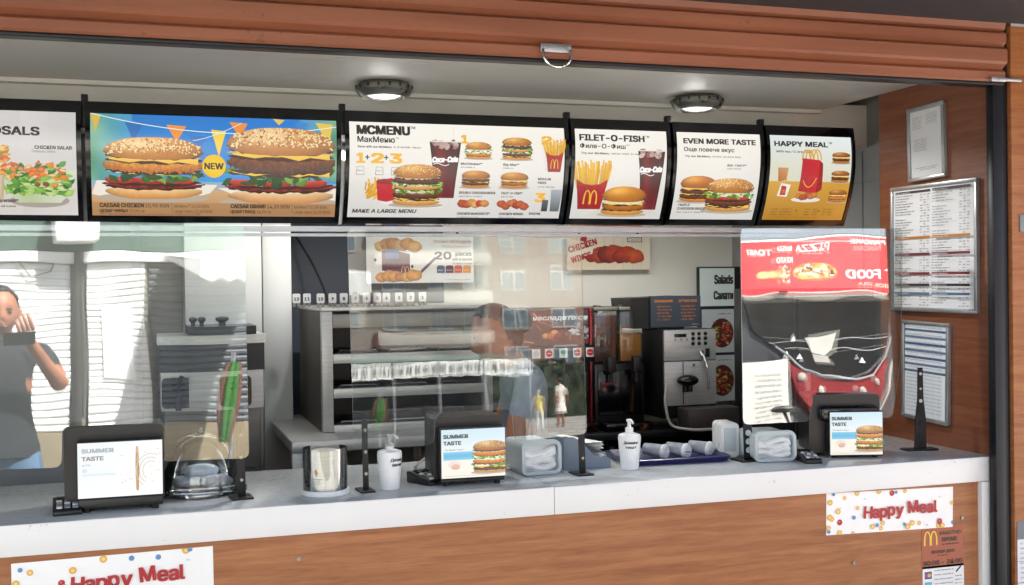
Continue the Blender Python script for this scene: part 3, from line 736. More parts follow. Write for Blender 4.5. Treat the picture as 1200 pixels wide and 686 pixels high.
def art_salad(W, H):
    A = Art(W, H, None); A.grad(0, 0, W, H, '#cdc4bb', '#d8d2cc', '#e4e0dc', '#c9c6c4')
    A.grad(W * .80, 0, W * .9, H, '#cfc9c4', '#d7d2ce', '#d6d2cf', '#cfcbc8')
    A.text('CHICKEN', W - .238, H * .90 - .005, .034, '#1c1a1a', .02, align='R')
    A.text('PROPOSALS', W - .104, H * .755, .036, '#1c1a1a', .022, align='R', width=.245)
    A.c  # keep
    A.text('CHICKEN SALAD', W - .012, H * .62, .0145, '#1c1a1a', .02, align='R', width=.105)
    A.text('Пилешка салата', W - .060, H * .585, .011, '#332f2d', .0, align='R', width=.065)
    cx, cy = W - .108, H * .17
    A.up(); A.ell(cx, cy - .012, .085, .02, '#a89d93', 24)
    A.mesh_grid(lambda u, v: (cx + (u * 2 - 1) * .108 * (.55 + .45 * v ** .6), cy - .018 + v * .098), 16, 6, lambda u, v: lerp(hx('#b9c69a'), hx('#dfe4cf'), abs(u - .3)))
    A.leaves(cx, cy + .038, .090, .030, ['#5f9a35', '#86b84a', '#a9cc70', '#3f7426', '#c7d98f'], 130, .02, 5)
    A.leaves(cx - .01, cy + .074, .080, .022, ['#e7852c', '#5f9a35', '#d9612a', '#8dbb52', '#e9c38a', '#3f7426'], 70, .016, 6)
    A.nuggets(cx - .02, cy + .075, .05, .012, 4, ('#d9a868', '#e3703a', '#c98a4a'), 8, .22)
    A.nuggets(cx + .02, cy + .035, .05, .012, 3, ('#8a4a2c', '#e08a3a'), 9, .2)
    A.band(W - .235, H * .1, H * .55, .03, '#e9ddc3', '#cdb48a', .08, .05, 14, 6, seed=3)
    A.leaves(W - .225, H * .50, .03, .05, ['#d9612a', '#c23a22', '#5f9a35', '#e4a33a'], 40, .016, 12)
    A.nuggets(W - .225, H * .62, .04, .02, 3, ('#d99243', '#e7b365'), 10, .4)
    A.text('CHICKEN McWRAP™', W - .168, H * .115, .0115, '#1c1a1a', .02, align='R', width=.12)
    A.fine(W - .29, H * .07, .11, .007, '#4b4644')
    return A

def art_bunting(W, H):
    A = Art(W, H, None); A.grad(0, 0, W, H, '#4aa8dc', '#3a9be0', '#1f78c6', '#1c78d0')
    A.mesh_grid(lambda u, v: (W * .16 * u, H * v), 4, 6, lambda u, v: lerp(lerp(hx('#3f8f6a'), hx('#8fc3a0'), .5 + .5 * math.sin(v * 9 + u * 4)), hx('#4a9fd0'), u))
    A.mesh_grid(lambda u, v: (W * (.84 + .16 * u), H * (.35 + .65 * v)), 4, 6, lambda u, v: lerp(hx('#3f94d6'), lerp(hx('#3a7d5c'), hx('#7fb691'), .5 + .5 * math.sin(v * 8)), u))
    for (u0, u1, u2, v0, vt, c) in ((.0, .04, .02, .99, .80, '#d9b64a'), (.13, .21, .165, .93, .72, '#2f6fb5'), (.295, .375, .335, .90, .72, '#f0953a'), (.38, .46, .425, .80, .64, '#2a77c2'), (.475, .535, .505, .86, .58, '#f3cf3e'), (.55, .625, .59, .95, .78, '#ef8f3c'), (.73, .78, .755, 1.0, .93, '#e8c54a'), (.82, .88, .85, .97, .80, '#3a88c9'), (.91, .985, .965, .97, .72, '#e6c653')):
        A.poly([(W * u0, H * v0), (W * u2, H * vt), (W * u1, H * v0 - .004)], c)
    A.stroke([(W * t, H * (1.0 - .62 * t + .55 * t * t)) for t in [i / 14 for i in range(15)]], .0028, '#e8f1f5')
    A.stroke([(W * (.4 + .2 * i / 8), H * (.74 + .2 * (i / 8) ** 1.4)) for i in range(9)], .002, '#dfeaf0')
    A.grad(0, 0, W, H * .30, '#b98a58', '#b58452', '#dcbb8c', '#d2a873')
    A.grad(0, H * .22, W, H * .33, '#d2a873', '#cfa573', '#7fb5cf', '#6fb0d6')
    A.poly([(0, H * .2), (W * .1, H * .15), (W * .34, H * .13), (W * .47, H * .22), (W * .5, H * .30), (W * .02, H * .33)], '#efe6da')
    A.poly([(W * .5, H * .27), (W * .62, H * .16), (W * .9, H * .11), (W, H * .15), (W, H * .28)], '#efe6da')
    A.burger(W * .245, H * .18, W * .200, [('bun', .28), ('sauce', .03), ('bacon', .12), ('tomato', .17), ('rocket', .20), ('sauce', .05), ('chicken', .34), ('cheese', .09), ('sauce', .06), ('top', .60)], 3, seeds=130, bun='#d68c3c', hi='#f8d295', tall=1.24)
    A.burger(W * .765, H * .145, W * .232, [('bun', .27), ('sauce', .06), ('bacon', .10), ('tomato', .16), ('rocket', .22), ('cheese', .07), ('patty', .40), ('cheese', .12), ('sauce', .05), ('top', .66)], 5, seeds=190, bun='#d18a45', hi='#f6d09c', tall=1.38)
    A.ell(W * .485, H * .485, H * .115, H * .115, '#f6cf1f', 30, edge='#eebf10')
    A.text('NEW', W * .485, H * .455, H * .085, '#241c10', .02, align='C')
    A.grad(0, 0, W, H * .125, '#b08256', '#a87a4e', '#b98e60', '#b08456')
    A.text('CAESAR CHICKEN', W * .03, H * .078, H * .052, '#2a1b10', .02, width=W * .172); A.text('10,90 BGN', W * .208, H * .078, H * .05, '#2a1b10', .004, width=W * .095)
    A.text('ЦЕЗАР ЧИКЪН', W * .03, H * .03, H * .04, '#2a1b10', .02, width=W * .108); A.text('10,90 лв', W * .145, H * .03, H * .04, '#2a1b10', width=W * .06)
    A.rect(W * .314, H * .03, W * .3155, H * .12, '#3a2818')
    A.text('McMenu™ 21,00 BGN', W * .324, H * .078, H * .04, '#2a1b10', .0, width=W * .14); A.text('Large menu 22,60 BGN', W * .324, H * .03, H * .04, '#2a1b10', .0, width=W * .155)
    A.text('CAESAR GRAND', W * .555, H * .078, H * .052, '#2a1b10', .02, width=W * .145); A.text('14,20 BGN', W * .707, H * .078, H * .05, '#2a1b10', .004, width=W * .095)
    A.text('ЦЕЗАР ГРАНД', W * .555, H * .03, H * .04, '#2a1b10', .02, width=W * .102); A.text('14,20 лв', W * .664, H * .03, H * .04, '#2a1b10', width=W * .06)
    A.rect(W * .812, H * .03, W * .8135, H * .12, '#3a2818')
    A.text('McMenu™ 21,80 BGN', W * .822, H * .078, H * .04, '#2a1b10', .0, width=W * .14); A.text('Large menu 24,30 BGN', W * .822, H * .03, H * .04, '#2a1b10', .0, width=W * .155)
    A.fine(W * .03, H * .008, W * .4, H * .014, '#4a331f')
    return A

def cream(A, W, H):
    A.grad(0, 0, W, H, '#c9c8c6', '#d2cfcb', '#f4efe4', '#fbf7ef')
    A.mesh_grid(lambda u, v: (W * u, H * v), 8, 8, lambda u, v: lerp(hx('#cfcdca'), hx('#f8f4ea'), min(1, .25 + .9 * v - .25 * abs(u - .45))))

def art_combo(W, H):
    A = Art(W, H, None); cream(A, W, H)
    A.text('MCMENU', W * .035, H * .865, H * .135, '#1d1a1a', .028, width=W * .232); A.text('TM', W * .272, H * .935, H * .04, '#1d1a1a', .01)
    A.text('МакМеню', W * .035, H * .775, H * .09, '#2b2727', .012, width=W * .165); A.text('TM', W * .203, H * .815, H * .028, '#2b2727')
    A.text('Save with our McMenu', W * .035, H * .715, H * .032, '#2b2727', .015, width=W * .15); A.fine(W * .195, H * .717, W * .12, H * .026, '#6a6461')
    for ch, u, sz in (('1', .033, .14), ('2', .098, .14), ('3', .18, .14)): A.text(ch, W * u, H * .555, H * sz, '#f1b62c', .03, width=W * (.032 if ch == '1' else .05))
    A.text('+', W * .068, H * .585, H * .1, '#2b2727', .01); A.text('+', W * .152, H * .585, H * .1, '#2b2727', .01)
    for u in (.03, .115, .185):
        A.stroke([(W * u, H * .43), (W * u + .026, H * .43), (W * u + .024, H * .51), (W * u + .002, H * .51), (W * u, H * .43)], .0015, '#5a5552')
        A.fine(W * u + .004, H * .465, .018, .005, '#5a5552')
    A.stroke([(W * .38, H * .1), (W * .46, H * .1), (W * .47, H * .97)], .001, '#d9c9a0')
    # large meal
    for k in range(30):
        if k % 5 == 0: A.up()
        x, y, a = W * (.07 + .07 * rnd.random()), H * (.17 + .15 * rnd.random()), rnd.uniform(-.6, .6) + 1.2
        ln = .045; A.stroke([(x, y), (x + ln * math.cos(a), y + ln * math.sin(a) * .6)], .006, lerp(hx('#eebb40'), hx('#d09325'), rnd.random()), up=False)
    A.up(); A.poly([(W * .13, H * .17), (W * .21, H * .14), (W * .21, H * .36), (W * .19, H * .40), (W * .12, H * .36)], '#c3202a'); A.ell(W * .165, H * .36, W * .045, H * .03, '#9a141d', 14)
    A.cup(W * .43, H * .20, W * .145, H * .60, seed=2)
    A.poly([(W * .14, H * .14), (W * .3, H * .09), (W * .43, H * .10), (W * .42, H * .14), (W * .2, H * .17)], '#ece6dc')
    A.burger(W * .305, H * .13, W * .112, [('bun', .18), ('sauce', .05), ('cheese', .08), ('patty', .2), ('lettuce', .22), ('bun', .14), ('lettuce', .16), ('patty', .2), ('onion', .08), ('top', .52)], 7, seeds=70)
    A.text('MAKE A LARGE MENU', W * .02, H * .045, H * .05, '#1d1a1a', .02, .18, width=W * .29)
    # choices
    A.text('1', W * .505, H * .79, H * .125, '#f1b62c', .03, width=W * .028)
    A.burger(W * .583, H * .625, W * .062, [('bun', .2), ('chicken', .2), ('lettuce', .36), ('sauce', .12), ('top', .55)], 9, seeds=30)
    A.burger(W * .765, H * .625, W * .072, [('bun', .18), ('cheese', .08), ('patty', .16), ('lettuce', .2), ('bun', .14), ('lettuce', .16), ('patty', .16), ('onion', .08), ('top', .5)], 10, seeds=34)
    A.burger(W * .573, H * .315, W * .068, [('bun', .2), ('patty', .18), ('cheese', .08), ('patty', .18), ('sauce', .06), ('top', .5)], 11, seeds=0, bun='#c07a30', hi='#dfa356')
    A.burger(W * .757, H * .315, W * .068, [('bun', .22), ('fish', .24), ('cheese', .08), ('sauce', .08), ('top', .5)], 12, seeds=0, bun='#c07a30', hi='#dfa356')
    for u, v, a, bb in ((.5, .55, 'McChicken™', .1), (.70, .55, 'Big Mac™', .075), (.5, .245, 'DOUBLE CHEESEBURGER', .17), (.70, .245, 'FILET-O-FISH™', .10), (.5, .03, 'CHICKEN McNUGGETS™', .155), (.70, .03, 'CHICKEN WINGS', .115)):
        A.text(a, W * u, H * v, H * .032, '#1d1a1a', .02, width=W * bb); A.fine(W * u, H * (v - .034), W * bb * .62, H * .02, '#6a6461')
    A.nuggets(W * .573, H * .135, W * .085, H * .05, 6, ('#cf8b45', '#b5502c', '#c23a2a', '#d9a35c'), 13, .3)
    A.nuggets(W * .76, H * .135, W * .085, H * .05, 7, ('#b8562f', '#a3442a', '#c76a3a'), 14, .28)
    A.text('2', W * .885, H * .80, H * .125, '#f1b62c', .03, width=W * .045)
    A.fries(W * .945, H * .49, W * .085, H * .36)
    A.text('REGULAR', W * .87, H * .40, H * .032, '#1d1a1a', .02, width=W * .062); A.text('FRIES', W * .87, H * .36, H * .032, '#1d1a1a', .02, width=W * .04); A.fine(W * .87, H * .32, W * .08, H * .02, '#6a6461')
    A.text('3', W * .865, H * .17, H * .125, '#f1b62c', .03, width=W * .045)
    A.mesh_grid(lambda u, v: (W * (.965 + (u - .5) * .055 * (.8 + .2 * v)), H * (.07 + .23 * v)), 4, 4, lambda u, v: lerp(hx('#596066'), hx('#aab2b8'), v))
    A.mesh_grid(lambda u, v: (W * (.915 + (u - .5) * .03), H * (.07 + .12 * v)), 2, 2, lambda u, v: lerp(hx('#2e3033'), hx('#63676b'), v))
    A.text('DRINK', W * .845, H * .035, H * .03, '#1d1a1a', .02, width=W * .055)
    return A

def art_fish(W, H):
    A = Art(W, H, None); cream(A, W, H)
    A.text('FILET-O-FISH', W * .05, H * .865, H * .10, '#1d1a1a', .026, width=W * .70); A.text('TM', W * .765, H * .915, H * .035, '#1d1a1a', .01)
    A.text('Филе-О-Фиш', W * .05, H * .775, H * .075, '#2b2727', .012, width=W * .49); A.text('TM', W * .55, H * .81, H * .028, '#2b2727')
    A.text('Try our McMenu', W * .06, H * .705, H * .032, '#2b2727', .018, width=W * .30); A.fine(W * .38, H * .707, W * .34, H * .024, '#6a6461')
    A.cup(W * .83, H * .10, W * .30, H * .66, seed=3)
    A.fries(W * .19, H * .10, W * .34, H * .52)
    A.poly([(W * .12, H * .02), (W * .5, H * .0), (W * .95, H * .06), (W * .9, H * .10), (W * .3, H * .10)], '#d8d0c4')
    A.burger(W * .56, H * .05, W * .245, [('bun', .2), ('fish', .24), ('cheese', .07), ('sauce', .12), ('top', .58)], 15, seeds=0, bun='#cd7f22', hi='#f2b24e')
    return A
def art_taste(W, H):
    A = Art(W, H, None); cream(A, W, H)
    A.text('EVEN MORE TASTE', W * .08, H * .865, H * .085, '#1d1a1a', .026, width=W * .86)
    A.text('Още повече вкус', W * .08, H * .77, H * .07, '#2b2727', .012, width=W * .60)
    A.text('Try our McMenu', W * .09, H * .70, H * .032, '#2b2727', .018, width=W * .30); A.fine(W * .41, H * .702, W * .34, H * .024, '#6a6461')
    A.text('BIG-TASTY™', W * .60, H * .60, H * .032, '#1d1a1a', .02, width=W * .23); A.fine(W * .6, H * .565, W * .16, H * .02, '#6a6461')
    A.poly([(W * .1, H * .22), (W * .5, H * .12), (W * .97, H * .12), (W * .9, H * .26), (W * .3, H * .30)], '#e6ded2')
    A.burger(W * .27, H * .20, W * .215, [('bun', .18), ('patty', .18), ('cheese', .1), ('patty', .18), ('cheese', .1), ('sauce', .06), ('top', .56)], 17, seeds=0, bun='#bf6f24', hi='#e5a049')
    A.burger(W * .66, H * .10, W * .29, [('bun', .17), ('cheese', .06), ('patty', .2), ('tomato', .12), ('lettuce', .2), ('sauce', .08), ('top', .5)], 18, seeds=80)
    A.text('TRIPLE', W * .06, H * .145, H * .032, '#1d1a1a', .02, width=W * .14); A.text('CHEESEBURGER', W * .06, H * .105, H * .034, '#1d1a1a', .02, width=W * .33); A.fine(W * .06, H * .07, W * .32, H * .02, '#6a6461')
    return A
def art_box(W, H):
    A = Art(W, H, None); A.grad(0, 0, W, H, '#b98222', '#c08a2a', '#dfe7e4', '#e9efeb')
    A.grad(0, 0, W, H * .44, '#b07a1d', '#b9832a', '#d8a43c', '#d19c3a'); A.grad(0, H * .44, W, H, '#dcd6b8', '#d9d8c4', '#dbe6e6', '#e8efee')
    A.text('HAPPY MEAL', W * .055, H * .865, H * .085, '#1d1a1a', .026, width=W * .65); A.text('TM', W * .715, H * .905, H * .035, '#1d1a1a', .01)
    A.text('With toy / С играчка', W * .07, H * .785, H * .035, '#2b2727', .014, width=W * .42)
    cx = W * .50
    for s_, o in ((1, .012), (-1, -.002)): A.stroke([(cx - .036 + o, H * .70)] + [(cx - .020 + o - .016 * math.cos(R(12 * i)), H * .70 + .038 * math.sin(R(12 * i))) for i in range(16)], .006, '#d9a43a'); A.stroke([(cx + .014 + o - .016 * math.cos(R(12 * i)), H * .70 + .04 * math.sin(R(12 * i))) for i in range(16)], .006, '#e0ad42')
    A.up(); c = hx('#c6202b'); A.raw([(cx - .045, H * .33), (cx + .03, H * .30), (cx + .036, H * .70), (cx - .038, H * .72)], [mul(c, .7), c, mul(c, 1.1), mul(c, .9)], [(0, 1, 2, 3)])
    A.up(); A.raw([(cx + .03, H * .30), (cx + .054, H * .35), (cx + .05, H * .66), (cx + .036, H * .70)], [mul(c, .6)] * 4, [(0, 1, 2, 3)])
    A.stroke([(cx - .030 + .056 * i / 10, H * .455 - .030 * math.sin(math.pi * i / 10) ** .8 + .010 * i / 10) for i in range(11)], .0036, '#f0b32e')
    A.mesh_grid(lambda u, v: (W * (.16 + (u - .5) * .13 * (.75 + .25 * v)), H * (.44 + .16 * v)), 5, 4, lambda u, v: lerp(hx('#a8642a'), hx('#d8a064'), v * .6 + u * .3))
    A.poly([(W * .12, H * .27), (W * .24, H * .26), (W * .27, H * .40), (W * .15, H * .42)], '#efe9df'); A.poly([(W * .15, H * .28), (W * .22, H * .28), (W * .22, H * .38), (W * .16, H * .39)], '#b81b26'); A.arches(W * .19, H * .30, .012, .014, '#f0b32e')
    A.nuggets(W * .19, H * .43, .016, .008, 3, ('#e0b050',), 3, .5)
    A.ell(W * .48, H * .23, W * .18, H * .03, '#e8e2d6', 20); A.nuggets(W * .48, H * .27, W * .15, H * .04, 6, ('#b4512f', '#c8763c', '#e9e0cf'), 16, .3)
    for k, v in enumerate((.67, .44, .21)):
        A.burger(W * .865, H * v, W * .115, [('bun', .26), (('patty', .24), ('patty', .26), ('chicken', .3))[k], ('cheese', .12), ('sauce', .1), ('top', .46)], 21 + k, seeds=0, bun='#a86428', hi='#cf9450')
    for x, ww in ((.08, .08), (.19, .14), (.5, .05), (.6, .05), (.72, .04), (.78, .06)):
        for j in range(3): A.fine(W * x, H * (.115 - .03 * j), W * ww, H * .018, '#6e3d12')
    A.text('+', W * .38, H * .09, H * .05, '#6e3d12', .02); A.text('+', W * .66, H * .09, H * .05, '#6e3d12', .02)
    A.fine(W * .06, H * .025, W * .6, H * .012, '#7c4c18')
    return A
board('menu_board', 'backlit menu board showing a bowl of salad, cut off at the edge of the picture', -260, 99, art_salad, False)
board('menu_board', 'backlit menu board with bunting on blue sky and two big seeded burgers', 102, 402, art_bunting)
board('menu_board', 'wide white backlit menu board with numbered choices and a large meal', 405, 667, art_combo)
board('menu_board', 'narrow white backlit menu board with a fish burger, fries and a cola', 669, 786, art_fish)
board('menu_board', 'white backlit menu board with two burgers side by side and no drink', 788, 895, art_taste)
board('menu_board', 'yellow and pale blue backlit menu board with a red smiling meal box', 897, 1001, art_box)

# ------------------------------------------------------------------ notices and stickers
def notice(name, label, y0, y1, z0, z1, draw, tilt=0.0):
    """framed sheet on the wooden side wall (facing -X)"""
    t = thing(name, label, 'notice', (XR, (y0 + y1) / 2, (z0 + z1) / 2), 0, 'framed notices on the wooden side wall')
    W, H = abs(y1 - y0), z1 - z0
    b = MB(); b.bx(-.010, -.0005, -W / 2 + .002, W / 2 - .002, -H / 2 + .002, H / 2 - .002, .001)
    for (a0, a1, c0, c1) in ((-W / 2, W / 2, H / 2 - .013, H / 2), (-W / 2, W / 2, -H / 2, -H / 2 + .013), (-W / 2, -W / 2 + .013, -H / 2 + .0132, H / 2 - .0132), (W / 2 - .013, W / 2, -H / 2 + .0132, H / 2 - .0132)):
        b.bx(-.017, -.0102, a0, a1, c0, c1, .002)
    b.build('frame', M['alu'], t)
    w2, h2 = W - .028, H - .028; A = draw(w2, h2)
    A.build('sheet', lambda u, v, z: Vector((-.0112 - z, w2 / 2 - u, -h2 / 2 + v)), M['print'], t)
    t.rotation_euler = (tilt, 0, 0)
    return t
def wall_rect(px0, py0, px1, py1):
    a, c = atX(px0, py0, XR), atX(px1, py1, XR); return a, c
def art_list(W, H):
    A = Art(W, H, '#e6e8ec'); n = 40
    for col in (0, 1):
        x0 = W * (.03 + .5 * col); w = W * .45
        bars = {0: '#2b2c33', 17: '#b97a35', 23: '#6d2533', 30: '#7a2a30', 34: '#2e2e33', 37: '#56708f'}
        y = H * .985; k = 0
        while y > H * .03:
            hh = H * .0175
            if k in bars: A.rect(x0, y - hh * 1.1, x0 + w, y + hh * .1, bars[k]); A.fine(x0 + .003, y - hh * .85, w * .4, hh * .6, '#e8e8ea'); y -= hh * 1.6
            else:
                if (k * 7 + col) % 9: A.fine(x0, y - hh * .8, w * (.28 + .3 * ((k * 37 + col * 11) % 10) / 10), hh * .72, '#33363f', seed=k)
                for q in (.72, .82, .92):
                    if (k * 5 + int(q * 100)) % 4: A.fine(x0 + w * q, y - hh * .8, w * .06, hh * .72, '#4a4d57', seed=k)
                y -= hh * 1.28
            k += 1
    return A
def art_page(W, H):
    A = Art(W, H, '#dfe2e6')
    for k in range(7): A.fine(W * .08, H * (.9 - .028 * k), W * (.30 - .02 * (k % 3)), H * .014, '#6b6f78', seed=k)
    for k in range(6): A.fine(W * .52, H * (.92 - .028 * k), W * .34, H * .014, '#6b6f78', seed=k + 9)
    for k in range(7): A.fine(W * .12, H * (.56 - .028 * k), W * (.42 - .03 * (k % 2)), H * .014, '#6b6f78', seed=k + 20)
    A.fine(W * .15, H * .13, W * .7, H * .014, '#50545c'); A.fine(W * .3, H * .10, W * .5, H * .014, '#50545c')
    return A
def art_table(W, H):
    A = Art(W, H, '#dfe4ea')
    for k in range(7): A.rect(0, H * (.93 - .075 * k), W, H * (.955 - .075 * k), '#3c5a80' if k % 2 == 0 else '#5f7896')
    for k in range(24): A.fine(W * .05, H * (.97 - .04 * k), W * .85, H * .014, '#8b949f', seed=k)
    for u in (.3, .5, .7, .85): A.rect(W * u, 0, W * u + .001, H, '#b4bcc6')
    return A
a, c = wall_rect(1047, 222, 1150, 366); zb = atX(1100, 366, XR).z; zt = atX(1100, 214, XR).z
notice('price_list', 'large framed two column price list on the wooden side wall', a.y, c.y, zb, zt, art_list, R(0.3))
a, c = wall_rect(1067, 129, 1111, 210)
notice('notice', 'small framed white page hung above the price list', a.y, c.y, atX(1090, 211, XR).z, atX(1090, 123, XR).z, art_page, R(-1.2))
a, c = wall_rect(1060, 377, 1116, 495)
notice('notice', 'framed sheet with blue striped table hung below the price list', a.y, c.y, atX(1090, 494, XR).z, atX(1090, 377, XR).z, art_table, R(1.6))

def banner(label, px0, py0, px1, py1, Hs, seed):
    a, c = atY(px0, py0, .0125), atY(px1, py1, .0125); W = (Vector((c.x, 0, c.z)) - Vector((a.x, 0, a.z))).length
    ang = math.atan2(c.z - a.z, c.x - a.x)
    t = thing('banner', label, 'banner', (a.x, .0125, a.z - Hs), 0, 'banners on the counter front'); 
    A = Art(W, Hs, '#fcfcfb'); q = random.Random(seed)
    for _ in range(52):
        x, y = q.uniform(0, W), q.uniform(0, Hs)
        if W * .30 < x < W * .95 and Hs * .22 < y < Hs * .84: continue
        r = q.uniform(.05, .075) * Hs
        k = q.random()
        if k < .6: A.ell(x, y, r, r, '#e9b64a', 14); A.ell(x, y, r * .5, r * .5, '#f3d58f', 12)
        elif k < .78: A.ell(x, y, r * 1.1, r * 1.1, '#b81f33', 14); A.ell(x - r * .2, y + r * .2, r * .4, r * .4, '#d85a66', 10)
        elif k < .9: A.poly([(x, y), (x + r, y + r * .6), (x + r * 1.6, y - r * .3)], '#cfd7d8')
        else: A.ell(x, y, r * .8, r * .8, '#5f93c9', 12)
    ang0 = [.02, .06, -.02, .05, .0, 0, .05, -.04, .03, .02]
    x = W * .285
    for ch, an, dy in zip('Happy Meal', [-.06, .05, .0, .04, -.05, 0, .08, -.03, .04, .0], [0, -.01, .0, .03, .03, 0, .07, .06, .05, .06]):
        if ch == ' ': x += W * .035; continue
        wd = A.text(ch, x, Hs * (.36 + dy * .9), Hs * .40, '#b3101e', .018, 0, an, width=None)
        x += wd + W * .011
    A.text('TM', min(x, W * .96), Hs * .76, Hs * .05, '#8b8b8b')
    A.build('banner_print', map_xz((0, 0, 0)), M['print_gloss'], t)
    b = MB(); b.bx(0, W, .0004, .0013, 0, Hs, 0); b.build('backing', M['paper'], t)
    t.rotation_euler = (0, -ang, 0)
    return t
banner('white banner with red lettering and dots, cut off at the bottom left', 13.6, 661, 250, 640, .128, 3)
banner('white banner with red lettering and dots at the right end of the counter front', 967.6, 578.6, 1116, 570.5, .128, 9)

a, c = atY(1080, 618, .0130), atY(1129.5, 661, .0130); W, H = c.x - a.x, a.z - c.z
t = thing('opening_hours', 'red brown opening hours sticker with a yellow arches emblem', 'sticker', (a.x, .0130, c.z - .004))
A = Art(W, H, '#a8502f')
A.arches(W * .21, H * .56, W * .30, H * .34, '#f2cf45')
A.text('РАБОТНО', W * .68, H * .80, H * .12, '#2a1614', .02, align='C', width=W * .50); A.text('ВРЕМЕ', W * .66, H * .64, H * .13, '#2a1614', .03, align='C', width=W * .36)
A.fine(W * .48, H * .55, W * .4, H * .045, '#2a1614'); A.text('ВСЕКИ ДЕН', W * .5, H * .36, H * .10, '#2a1614', .025, align='C', width=W * .54); A.fine(W * .38, H * .29, W * .24, H * .035, '#2a1614')
A.text('00:00 - 24:00', W * .5, H * .08, H * .15, '#2a1614', .02, align='C', width=W * .92)
A.build('sticker_print', map_xz((0, 0, 0)), M['print_gloss'], t)
a, c = atY(1081, 665, .0130), atY(1130, 720, .0130); W, H = c.x - a.x, a.z - c.z
t = thing('payment_sticker', 'white sticker with card emblems and small print under the opening hours', 'sticker', (a.x, .0130, c.z))
A = Art(W, H, '#eef0f2')
A.rect(W * .05, H * .76, W * .22, H * .90, '#2b4a8f'); A.ell(W * .11, H * .83, W * .04, W * .04, '#c8303a'); A.ell(W * .16, H * .83, W * .04, W * .04, '#e8b23a')
A.rect(W * .05, H * .52, W * .22, H * .70, '#5fb3dc'); A.ell(W * .135, H * .61, W * .05, W * .04, '#e9f4fa'); A.rect(W * .05, H * .30, W * .22, H * .46, '#3a6fb0')
for k in range(9): A.fine(W * .28, H * (.9 - .085 * k), W * .45, H * .03, '#5b5f66', seed=k)
for k in range(4): A.fine(W * .78, H * (.76 - .07 * k), W * .17, H * .028, '#5b5f66', seed=k)
A.stroke([(W * .80, H * .85), (W * .92, H * .95)], .005, '#2a2c30'); A.ell(W * .88, H * .36, W * .07, W * .07, '#d5d8dc', 16, edge='#8a8e94')
A.build('sticker_print', map_xz((0, 0, 0)), M['print_gloss'], t)
a, c = atY(1192, 611, -.052), atY(1235, 720, -.052); W, H = c.x - a.x, a.z - c.z
t = thing('info_sheet', 'white information sheet with a grey heading, cut off at the right edge', 'notice', (a.x, -.052, c.z))
A = Art(W, H, '#e2e5ea'); A.rect(0, H * .81, W, H, '#6d747c')
for y in (.58, .36, .2): A.rect(0, H * y, W, H * y + .002, '#9aa0a8')
for k in range(14): A.fine(W * .08, H * (.76 - .05 * k), W * .8, H * .018, '#7a8089', seed=k)
A.build('sheet', map_xz((0, 0, 0)), M['print'], t)

# ------------------------------------------------------------------ clear screens on the counter
def plane_pt(px, py, p0, n):
    d = ray(px, py); return CAM + d * ((p0 - CAM).dot(n) / d.dot(n))
def nrm(yaw, tilt):                              # pane facing the street, yawed to +X, leaning back
    return Vector((math.sin(R(yaw)) * math.cos(R(tilt)), -math.cos(R(yaw)) * math.cos(R(tilt)), math.sin(R(tilt))))
PANES = {}
def smooth_outline(pts, rad=.02, n=4):
    out = []
    m = len(pts)
    for i in range(m):
        p, a, c = pts[i], pts[i - 1], pts[(i + 1) % m]
        da, dc = (a - p), (c - p); r = min(rad, da.length * .4, dc.length * .4)
        q0, q1 = p + da.normalized() * r, p + dc.normalized() * r
        for k in range(n + 1):
            t_ = k / n; out.append(q0 * (1 - t_) ** 2 + p * 2 * t_ * (1 - t_) + q1 * t_ ** 2)
    return out
def screen(key, label, foot, yaw, tilt, outline, mat, brackets):
    p0 = atZ(foot[0], foot[1], CZ); n = nrm(yaw, tilt); PANES[key] = (p0, n)
    t = thing('plexiglass_screen', label, 'clear screen', (p0.x, p0.y, CZ), 0, 'clear plastic screens standing on the counter')
    O = Vector((p0.x, p0.y, CZ))
    U = Vector((-n.y, n.x, 0)).normalized(); V = n.cross(U); V = -V if V.z < 0 else V
    pts = [plane_pt(px, py, p0, n) - O for px, py in outline]
    pts = smooth_outline([Vector((p.dot(U), p.dot(V), 0)) for p in pts])
    F = Matrix((( U.x, V.x, -n.x, 0), (U.y, V.y, -n.y, 0), (U.z, V.z, -n.z, 0), (0, 0, 0, 1)))
    b = MB(); b.prism([(p.x, p.y) for p in pts], .003, F)
    b.bm.faces.ensure_lookup_table()
    for f in b.bm.faces[2:]: f.material_index = 1
    b.bm.faces[1].material_index = 2
    b.build('pane', [mat, M['pane_edge'], M['clear']], t, smooth=False)
    for (px, py, z1, w) in brackets:
        f = atZ(px, py, CZ) - O; u = f.dot(U); zz = z1 - CZ
        base = U * u; ang = math.atan2(U.y, U.x)
        back = Vector((base.x, base.y, 0)) + (-n) * 0
        b = MB(); rz = Matrix.Rotation(ang, 3, 'Z')
        b.box(base + Vector((0, 0, .003)) + rz @ Vector((0, .02, 0)), (w * 2.6, .075, .005), .0015, rz)
        # upright strap, leaning with the pane, just behind it
        k = 8
        for i in range(1):
            c0 = base + rz @ Vector((0, .010, .0055)); c1 = base + rz @ Vector((0, .010 + zz * math.tan(R(tilt)), zz))
            mid = (c0 + c1) / 2; b.box(mid, (w, .006, (c1 - c0).length), .0015, rz @ Matrix.Rotation(R(-tilt), 3, 'X'))
        br = b.build('bracket', M['black_metal'], t)
        for zc in [h for h in (.05, .11, .17, .23, .30) if h < zz - .02 and key != 'c']:
            d = MB(); q = base + rz @ Vector((0, .0065 + zc * math.tan(R(tilt)), zc)); d.cyl(q, q + rz @ Vector((0, -.003, 0)), .0045, seg=12); d.build('bolt', M['nickel'], br)
    if key == "c":
        for zc in (.035, .062, .089):
            d = MB(); q = base + rz @ Vector((0, .0065 + zc * math.tan(R(tilt)), zc)); d.cyl(q, q + rz @ Vector((0, -.002, 0)), .0095, seg=18); d.build('hole', M['pale_plastic'], br)
    return t
